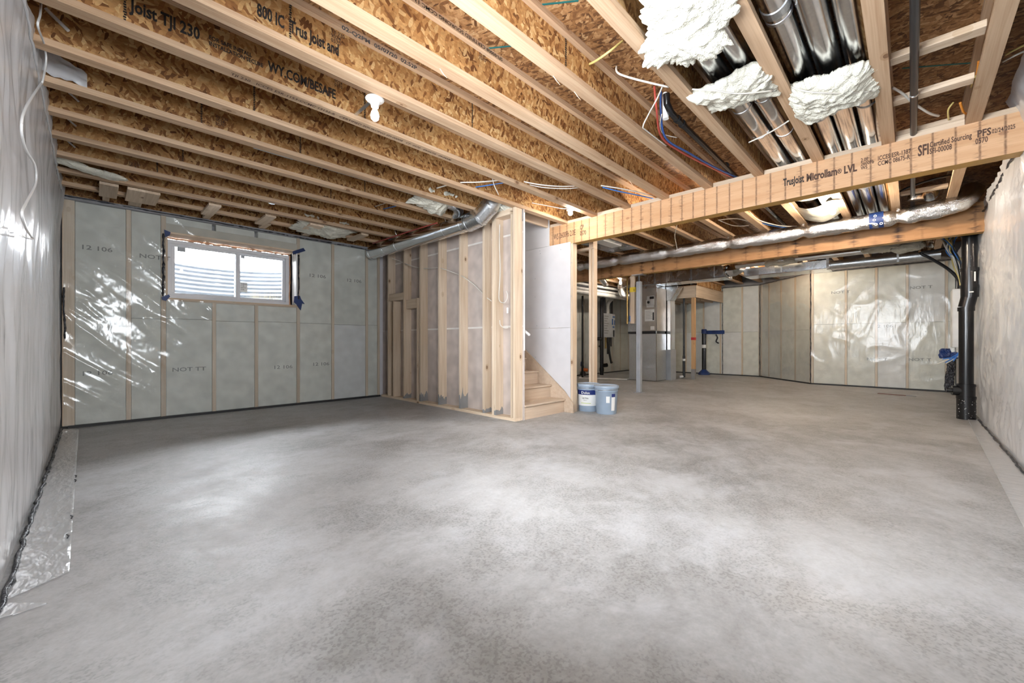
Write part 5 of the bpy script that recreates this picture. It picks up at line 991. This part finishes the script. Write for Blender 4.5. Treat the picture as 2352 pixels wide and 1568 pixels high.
MB().tube(spline([(px_, sy0 - 0.03, 2.44), (px_ - 0.04, sy0 - 0.04, 2.52), (px_ - 0.10, sy0 - 0.07, 2.58), (px_ - 0.12, sy0 - 0.07, 2.72)], 5), 0.072, 20).build('top_bend', 'abs', t, smooth=True)
MB().tube([(px_, sy0, 0.37), (px_ - 0.02, sy0 + 0.13, 0.37)], 0.065, 18).build('cleanout', 'abs', t, smooth=True); MB().tube([(px_ - 0.02, sy0 + 0.125, 0.37), (px_ - 0.022, sy0 + 0.18, 0.37)], 0.028, 10).build('cleanout_plug', 'abs', t, smooth=True)
qa = PX(2233, 624, px_ - 0.083); qb = PX(2244, 645, px_ - 0.083); box('label', 'paper', t, px_ - 0.088, px_ - 0.080, qa.y - 0.03, qb.y + 0.025, qb.z, qa.z); box('label_dash', 'paper', t, px_ - 0.086, px_ - 0.08, sy0 - 0.06, sy0 - 0.02, 1.655, 1.67)
rg = random.Random(5)
for i in range(26):
    a = rg.uniform(2.2, 4.6); z = rg.uniform(0.03, 0.26); q = Vector((px_ + 0.090 * math.cos(a), sy0 + 0.090 * math.sin(a), z)); MB().lathe([(0, 0), (rg.uniform(0.002, 0.006), 0.0), (0.0, 0.003)], q, (math.cos(a), math.sin(a), 0), 6).build('splatter', 'paper', t)
q = PX(2240, 470, 7.86); t = thing('glue_cap', 'white dripping sealant cap at the top of the right stack', 'sealant', (q.x, q.y, q.z)); MB().lathe([(0, 0.06), (0.03, 0.05), (0.05, 0.02), (0.045, -0.05), (0.02, -0.08), (0, -0.08)], q, seg=12).build('blob', 'white', t, smooth='all')
for dy in (-0.02, 0.0, 0.02): cable('drip', 'white', [q + Vector((-0.03, dy, -0.05)), q + Vector((-0.035, dy, -0.14 - abs(dy) * 2))], 0.005, t)
# electrical panel
ea, eb = 9.55, 9.98
t = thing('electrical_panel', 'white breaker box seen edge-on against the right wall', 'panel', ((ea + eb) / 2, YR + 0.06, 1.0))
zt_, zb_ = PX(2190, 664, 9.6).z, PX(2190, 798, 9.6).z
box('enclosure', 'pvc', t, ea, eb, YR + 0.02, YR + 0.165, zb_, zt_, 0.01)
for i in range(8):
    z = zt_ - 0.36 - i * 0.045; MB().lathe([(0.012, 0), (0.018, 0), (0.018, 0.004), (0.012, 0.004)], (ea - 0.004, YR + 0.055, z), (1, 0, 0), 12).build('knockout', 'iron', t)
box('sticker', 'paper', t, ea - 0.003, ea, YR + 0.03, YR + 0.07, zb_ + 0.12, zb_ + 0.26)
bp = YR + 0.05
for i in range(22):
    mat = ('cable_y', 'cable_w', 'cable_b', 'cable_k', 'cable_y', 'cable_w')[i % 6]; s = rg.uniform(-1, 1)
    y1 = YR + 0.05 + 0.10 * rg.random(); x1 = 9.25 + 0.25 * rg.random()
    pts = [(9.35 + 0.2 * s, YR + 0.30 * rg.random() + 0.05, 2.70), (9.3 + 0.1 * s, YR + 0.16 + 0.08 * rg.random(), 2.45), (x1, y1, 2.15 + 0.1 * rg.random()), (9.4, bp + 0.03 * rg.random(), 1.9 - 0.1 * rg.random())]
    if i % 3 == 2: pts += [(9.42, YR + 0.04, 1.5), (9.42, YR + 0.035, 1.1), (9.40, YR + 0.06 + 0.06 * rg.random(), 0.80 + 0.1 * rg.random()), (9.35, YR + 0.16 + 0.2 * rg.random(), 0.66 + 0.1 * rg.random())]
    o = cable('cable', mat, pts, 0.008, None, {'cable_y': 'yellow cable', 'cable_w': 'white cable', 'cable_b': 'blue cable', 'cable_k': 'black cable'}[mat] + ' of the bundle ' + ('running past the breaker box to its foot' if i % 3 == 2 else 'dropping to the breaker box top'), 'cable', 'cables of the breaker box bundle')
cable('service_cable', 'cable_k', [(9.45, YR + 0.15, 2.52), (9.4, YR + 0.35, 2.47), (9.35, YR + 0.52, 2.45), (9.38, YR + 0.42, 2.36), (9.5, YR + 0.22, 2.18), (9.55, YR + 0.10, 2.0), (9.6, YR + 0.09, 1.86)], 0.022, None, 'thick black service cable looping into the breaker box', 'cable')
t = thing('blue_tape_bundle', 'wad of blue tape under the breaker box', 'tape', (9.6, YR + 0.16, 0.8)); q = PX(2172, 811, 9.55); MB().blob((9.55, q.y, q.z), (0.12, 0.15, 0.20), 2, 0.3, 3).build('wad', 'tape_b', t); MB().blob((9.5, q.y - 0.10, q.z - 0.03), (0.10, 0.12, 0.10), 4, 0.3, 3).build('wad', 'tape_b', t)
t = thing('tar_seal', 'black tar smeared down the wall corner under the breaker box', 'sealant', (11.9, YR + 0.05, 0.1))
for i, (z, w) in enumerate(((0.65, 0.05), (0.5, 0.07), (0.36, 0.09), (0.24, 0.10), (0.12, 0.08))): MB().blob((11.86, YR + 0.06 + 0.01 * i, z), (0.05, w + 0.04, 0.20), 20 + i, 0.35, 3).build('smear', 'seal', t)
q = PZ(2048, 906, 0.0); t = thing('floor_scrap', 'flat reddish scrap of strapping on the far concrete', 'scrap', (q.x, q.y, 0)); MB().bar(q + Vector((0.02, 0.2, 0.006)), q + Vector((-0.05, -0.2, 0.006)), 0.05, 0.008).build('strip', 'register', t); cable('wire_end', 'steel', [q + Vector((-0.05, -0.2, 0.008)), q + Vector((-0.1, -0.3, 0.01)), q + Vector((-0.16, -0.33, 0.008))], 0.006, t)

# ------------------------------------------------------------------ stair wall wiring
SW = 'cables stapled along the stud wall'
def sc_(pts, r, label, x=XS + 0.06, mat='cable_w', group=SW): return cable('cable', mat, [PX(u, v, x + o_) for u, v, o_ in pts], r, None, label, 'cable', group)
sc_([(900, 593, -0.08), (922, 601, 0.0), (935, 607, -0.07), (962, 615, -0.0), (985, 616, -0.0), (1005, 615, 0.02), (1020, 618, -0.075), (1050, 629, 0.0), (1066, 637, -0.075), (1090, 655, -0.0), (1108, 673, 0.02)], 0.006, 'white cable threaded through the stud wall at eye height')
sc_([(1119, 684, -0.075), (1130, 692, -0.0)], 0.006, 'short white cable between the last studs')
sc_([(1148, 515, -0.07), (1147, 560, -0.07), (1149, 620, -0.07), (1146, 680, -0.07), (1150, 693, -0.08), (1160, 694, -0.08), (1166, 680, -0.07), (1163, 668, -0.06)], 0.006, 'white cable dropping down the doubled stud into a loop')
sc_([(1148, 735, -0.07), (1150, 747, -0.08), (1160, 753, -0.07), (1168, 752, -0.05)], 0.006, 'white cable loop lower on the doubled stud')
q = PX(1166, 710, XS - 0.005); o = box('switch_box_edge', 'white', None, XS - 0.012, XS - 0.002, q.y - 0.012, q.y + 0.012, q.z - 0.05, q.z + 0.02); tag(o, 'small white box edge on the stud near the corner', 'box')
o = MB().tube([PX(1200, 470, xg + 0.0), PX(1200, 508, xg + 0.0)], 0.012, 12).build('pipe_end', 'galv', None, smooth=True); tag(o, 'short metal tube hanging at the top of the corner stud', 'tube')

# ------------------------------------------------------------------ buckets and box
def bucket(c, label, lab, ang, spin):
    x, y = c; t = thing('paint_bucket', label, 'bucket', (x, y, 0), 'blue paint buckets'); H_ = 0.40
    MB().lathe([(0.0, 0.0), (0.138, 0.0), (0.142, 0.006), (0.157, 0.315), (0.160, 0.318), (0.166, 0.320), (0.166, 0.330), (0.160, 0.332), (0.161, 0.345), (0.168, 0.347), (0.168, 0.357), (0.162, 0.359), (0.163, 0.372)], (x, y, 0), seg=40).build('pail', 'bucket', t, smooth=True); pail = t.children[0]
    MB().lathe([(0.165, 0.362), (0.174, 0.364), (0.176, 0.385), (0.172, 0.397), (0.160, 0.400), (0.156, 0.392), (0.0, 0.392)], (x, y, 0), seg=40).build('lid', 'bucket', t, smooth=True)
    for s in (1, -1): a = spin + (0 if s > 0 else math.pi); MB().lathe([(0.0, 0), (0.016, 0), (0.016, 0.014), (0.0, 0.016)], (x + 0.158 * math.cos(a), y + 0.158 * math.sin(a), 0.338), (math.cos(a), math.sin(a), 0), 12).build('ear', 'bucket', pail, smooth=True)
    pts = []
    for k in range(13):
        b = math.pi * k / 12; r = 0.182; e = Vector((math.cos(spin), math.sin(spin), 0)); n = Vector((-math.sin(spin), math.cos(spin), 0)); tilt = -0.18
        pts.append(Vector((x, y, 0.338)) + e * (r * math.cos(b)) + (-n) * (r * math.sin(b) * math.cos(tilt)) + Vector((0, 0, r * math.sin(b) * math.sin(-tilt) * 0.3 + 0.0)))
    MB().tube(pts, 0.003, 6).build('bail', 'zinc', t, smooth='all')
    def wrap(a0, a1, z0, z1, mat, off=0.0015, nm='label'):
        def fn(u, v): a = a0 + (a1 - a0) * u; z = z0 + (z1 - z0) * v; r = 0.142 + (z - 0.006) / 0.309 * 0.015 + off; return (x + r * math.cos(a), y + r * math.sin(a), z)
        MB().grid(fn, 18, 2).build(nm, mat, pail, smooth='all')
    def wtext(s, a_mid, z, size, mat, off=0.004, sx=1.0):
        r = 0.142 + (z - 0.006) / 0.309 * 0.015 + off; d = Vector((math.cos(a_mid), math.sin(a_mid), 0)); text(s, size, Vector((x, y, z)) + d * r, (-d.y, d.x, 0), (0, 0, 1), mat, pail, align='CENTER', sx=sx)
    if lab == 'full':
        wrap(ang - 1.3, ang + 1.3, 0.085, 0.31, 'paper'); wrap(ang - 1.3, ang + 1.3, 0.245, 0.312, 'navy', 0.0025, 'label_band'); wrap(ang - 0.75, ang + 0.25, 0.118, 0.126, 'green', 0.0025, 'label_band')
        wtext('Dulux', ang - 0.25, 0.275, 0.052, 'paper'); wtext('ULTRA', ang - 0.28, 0.195, 0.030, 'ink'); wtext('interior', ang - 0.28, 0.166, 0.018, 'ink_g')
    else:
        wrap(ang + 0.48, ang + 0.86, 0.055, 0.275, 'paper'); wrap(ang + 0.48, ang + 0.86, 0.245, 0.29, 'navy', 0.0025, 'label_band'); wrap(ang - 0.02, ang + 0.30, 0.165, 0.255, 'paper', 0.003, 'sticker')
    return t
bc = PZ(1397, 952, 0); ang = math.atan2(-bc.y, -bc.x)
b1c = (bc.x + 0.10, bc.y + 0.09); bucket(b1c, 'pale blue paint bucket with a small white sticker, in front', 'plain', ang, ang + 2.35)
bc2 = PZ(1353, 945, 0); b2c = (bc2.x + 0.10, bc2.y + 0.08); bucket(b2c, 'pale blue paint bucket with a full printed label, behind', 'full', math.atan2(-bc2.y, -bc2.x), ang + 2.0)
q = PZ(1332, 943, 0); t = thing('tile_box', 'small printed carton squeezed between the drywall end and bucket', 'box', (q.x, q.y, 0)); box('carton', 'steel', t, q.x + 0.06, q.x + 0.22, q.y - 0.05, q.y + 0.07, 0, 0.26, 0.003); box('lid_flap', 'mud', t, q.x + 0.05, q.x + 0.23, q.y - 0.06, q.y + 0.08, 0.261, 0.275, 0.003)
for i in range(4): box('print_block', 'ink', t, q.x + 0.056, q.x + 0.0598, q.y - 0.04, q.y + 0.05, 0.03 + i * 0.055, 0.055 + i * 0.055)
# ------------------------------------------------------------------ poly flaps on the floor
def flap(name, corners, label, z0=0.004, seed=1, nu=24, nv=60):
    A, B, C_, D = [PZ(u, v, 0.0) for u, v in corners]
    def fn(a, b):
        p = (A.lerp(B, a)).lerp(D.lerp(C_, a), b); e = 0.0 if a in (0, 1) else 1.0
        return (p.x, p.y, z0 + 0.006 * abs(noise.noise(Vector((p.x * 7, p.y * 7, seed)))) * e + 0.010 * max(0, noise.noise(Vector((p.x * 3, p.y * 18, seed)))) ** 2)
    o = MB().grid(fn, nu, nv).build(name, 'poly_floor', None, smooth='all'); return tag(o, label, 'poly film', 'poly flaps left on the floor')
flap('poly_flap', ((140, 985), (181, 986), (159, 1316), (6, 1383)), 'long white poly flap lying along the left wall', seed=1)
flap('poly_flap', ((-20, 1388), (112, 1387), (30, 1415), (-20, 1430)), 'small torn poly corner at the left edge of the floor', seed=2, nu=12, nv=12)
flap('poly_flap', ((2222, 963), (2256, 963), (2420, 1180), (2365, 1240)), 'long poly flap lying along the right wall', seed=3)
for i, (u, v) in enumerate(((174, 1095), (173, 1105), (164, 1190), (155, 1235))):
    a = PZ(u, v, 0.008); o = MB().tube([a, a + Vector((0.004, 0.035, 0.0)), a + Vector((-0.004, 0.06, 0.0))], 0.0035, 6).build('sealant_dab', 'seal'); tag(o, f'{ORD[i + 1]} black dab, counted from the far end, on the left poly flap', 'smear', 'black dabs on the left flap')

# ------------------------------------------------------------------ printing on beams and joists
xf = XLV0 - 0.002; Yd = (0, -1, 0)
def bt(s, zt, zb, u0, u1, mat='ink_b', spacing=1.0, bold=0.02, lines=1):
    p0 = PX(u0, zt[0], xf); p1 = PX(u0, zt[1], xf); q1 = PX(u1, zb, xf); h = (p0.z - p1.z)
    text(s, h / lines * 1.25, Vector((xf, p0.y, (p0.z + p1.z) / 2)), Yd, (0, 0, 1), mat, b1, spacing=spacing, fit=abs(q1.y - p0.y), bold=bold)
bt('TrusJoist', (411, 430), 410, 1799, 1847, 'ink', bold=0.03); bt('Microllam', (400, 419), 395, 1852, 1922, 'ink_b', bold=0.04); bt('\u00ae', (389, 401), 385, 1923, 1934); bt('LVL', (382, 401), 380, 1938, 1968, 'ink_b', bold=0.04); bt('2.0E\n2600Fb\nWS', (364, 391), 370, 1977, 2008, lines=3, spacing=0.8); bt('ICCES ESR-1387\nCCMC 08675-R', (359, 382), 350, 2016, 2092, lines=2, spacing=0.85); bt('SFI', (335, 362), 335, 2108, 2133, bold=0.03); bt('Certified Sourcing\nSFI-00008', (327, 355), 320, 2135, 2232, lines=2, spacing=0.85); bt('PFS', (300, 318), 300, 2244, 2276, bold=0.03); bt('0570', (319, 333), 320, 2240, 2269); bt('02/24/2025', (297, 308), 295, 2278, 2332)
bt('CP\n0570', (519, 541), 525, 1332, 1346, lines=2); bt('WS 2600Fb 2.0E', (538, 552), 535, 1272, 1322, bold=0.004)
def jt(k, s, size, u, v, mat='ink', sx=1.0, where='web', spacing=1.0, flip=False, bold=0.03, u1=None):
    y = jy(k) - (0.008 if where == 'web' else 0.0445); q = PY(u, v, y)
    if where == 'under':
        r_ = ray(u, v); x0_ = jy(k) * ray(u, v).x / ray(u, v).y; x1_ = jy(k) * ray(u1, v).x / ray(u1, v).y
        text(s, size, Vector((x0_, jy(k), ZJ - 0.0015)), (1, 0, 0), (0, -1, 0), mat, J[k], fit=x1_ - x0_, bold=0.01); return
    fit = None if u1 is None else PY(u1, v, y).x - q.x
    xd, ud = ((1, 0, 0), (0, 0, 1)) if not flip else ((-1, 0, 0), (0, 0, -1))
    text(s, size, q, xd, ud, mat, J[k], sx=sx, spacing=spacing, bold=bold, fit=fit)
jt(6, 'Joist TJI 230', 0.10, 300, 12, u1=462); jt(6, 'FOR SAFE INSTALL\nINSTALLATION SECURE', 0.036, 480, 92, u1=604); jt(6, 'WY.COM/BESAFE', 0.095, 616, 152, u1=772)
jt(5, '800 IC  Trus Joist and', 0.10, 590, 22, u1=778); jt(4, '02-Q2PM  05/07/20  02:52P', 0.030, 785, 62, where='side', sx=1.3)
jt(9, 'WY.COM/BESAFE', 0.075, 880, 393, sx=1.0)
jt(6, 'TJI 230   ICCES ESR-1153-CCMC 13132-R   CERTIFIED SOURCING SFI-00008   CP  0570   09/05/24   09:24AM', 0.038, 530, 158, 'ink_b', 1.25, 'under', u1=1035)
jt(12, 'TJI 230   ICCES ESR-1153-CCMC 13132-R   CERTIFIED SOURCING SFI-00008   CP  0570   03/06/25   09:22PM', 0.034, 470, 424, 'ink_b', 1.3, 'under', u1=815)
def topside(k, s, u, v, size=0.032, sx=1.2):
    y = jy(k) - 0.0445; q = PY(u, v, y); text(s, size, Vector((q.x, y, ZT - 0.02)), (-1, 0, 0), (0, 0, -1), 'ink', J[k], sx=sx, align='CENTER')
topside(4, 'SFI-00008 CERTIFIED SOURCING CCMC 13132-R', 1050, 200)
topside(3, '05/07/20 02:52PM CCMC 13132-R', 1010, 60)
# black web joint marks
for k, u, v in ((6, 287, 20), (5, 667, 65), (7, 584, 220), (8, 463, 260), (6, 838, 245), (5, 1085, 265), (9, 838, 385), (8, 690, 390), (11, 361, 385), (10, 420, 350), (3, 1300, 130), (10, 760, 415)):
    q = PY(u, v, jy(k) - 0.0078); m = MB(); z0, z1 = ZJ + 0.045, ZT - 0.045; pr = random.Random(k * 31 + u); x = q.x
    zz = z0
    while zz < z1: m.box(x - 0.004 - 0.004 * pr.random(), x + 0.004 + 0.004 * pr.random(), jy(k) - 0.0082, jy(k) - 0.006, zz, zz + 0.009); zz += 0.014
    m.build('joint_glue', 'ink', J[k])
for k, u, v in ((6, 768, 185), (8, 495, 275), (11, 295, 380), (5, 760, 80), (7, 950, 300), (4, 1100, 120)):
    q = PY(u, v, jy(k) - 0.008); text('TJI 230\n9024\n0570', 0.034, q, (1, 0, 0), (0, 0, 1), 'ink_b', J[k], sx=0.9, spacing=0.85)
flush_text()
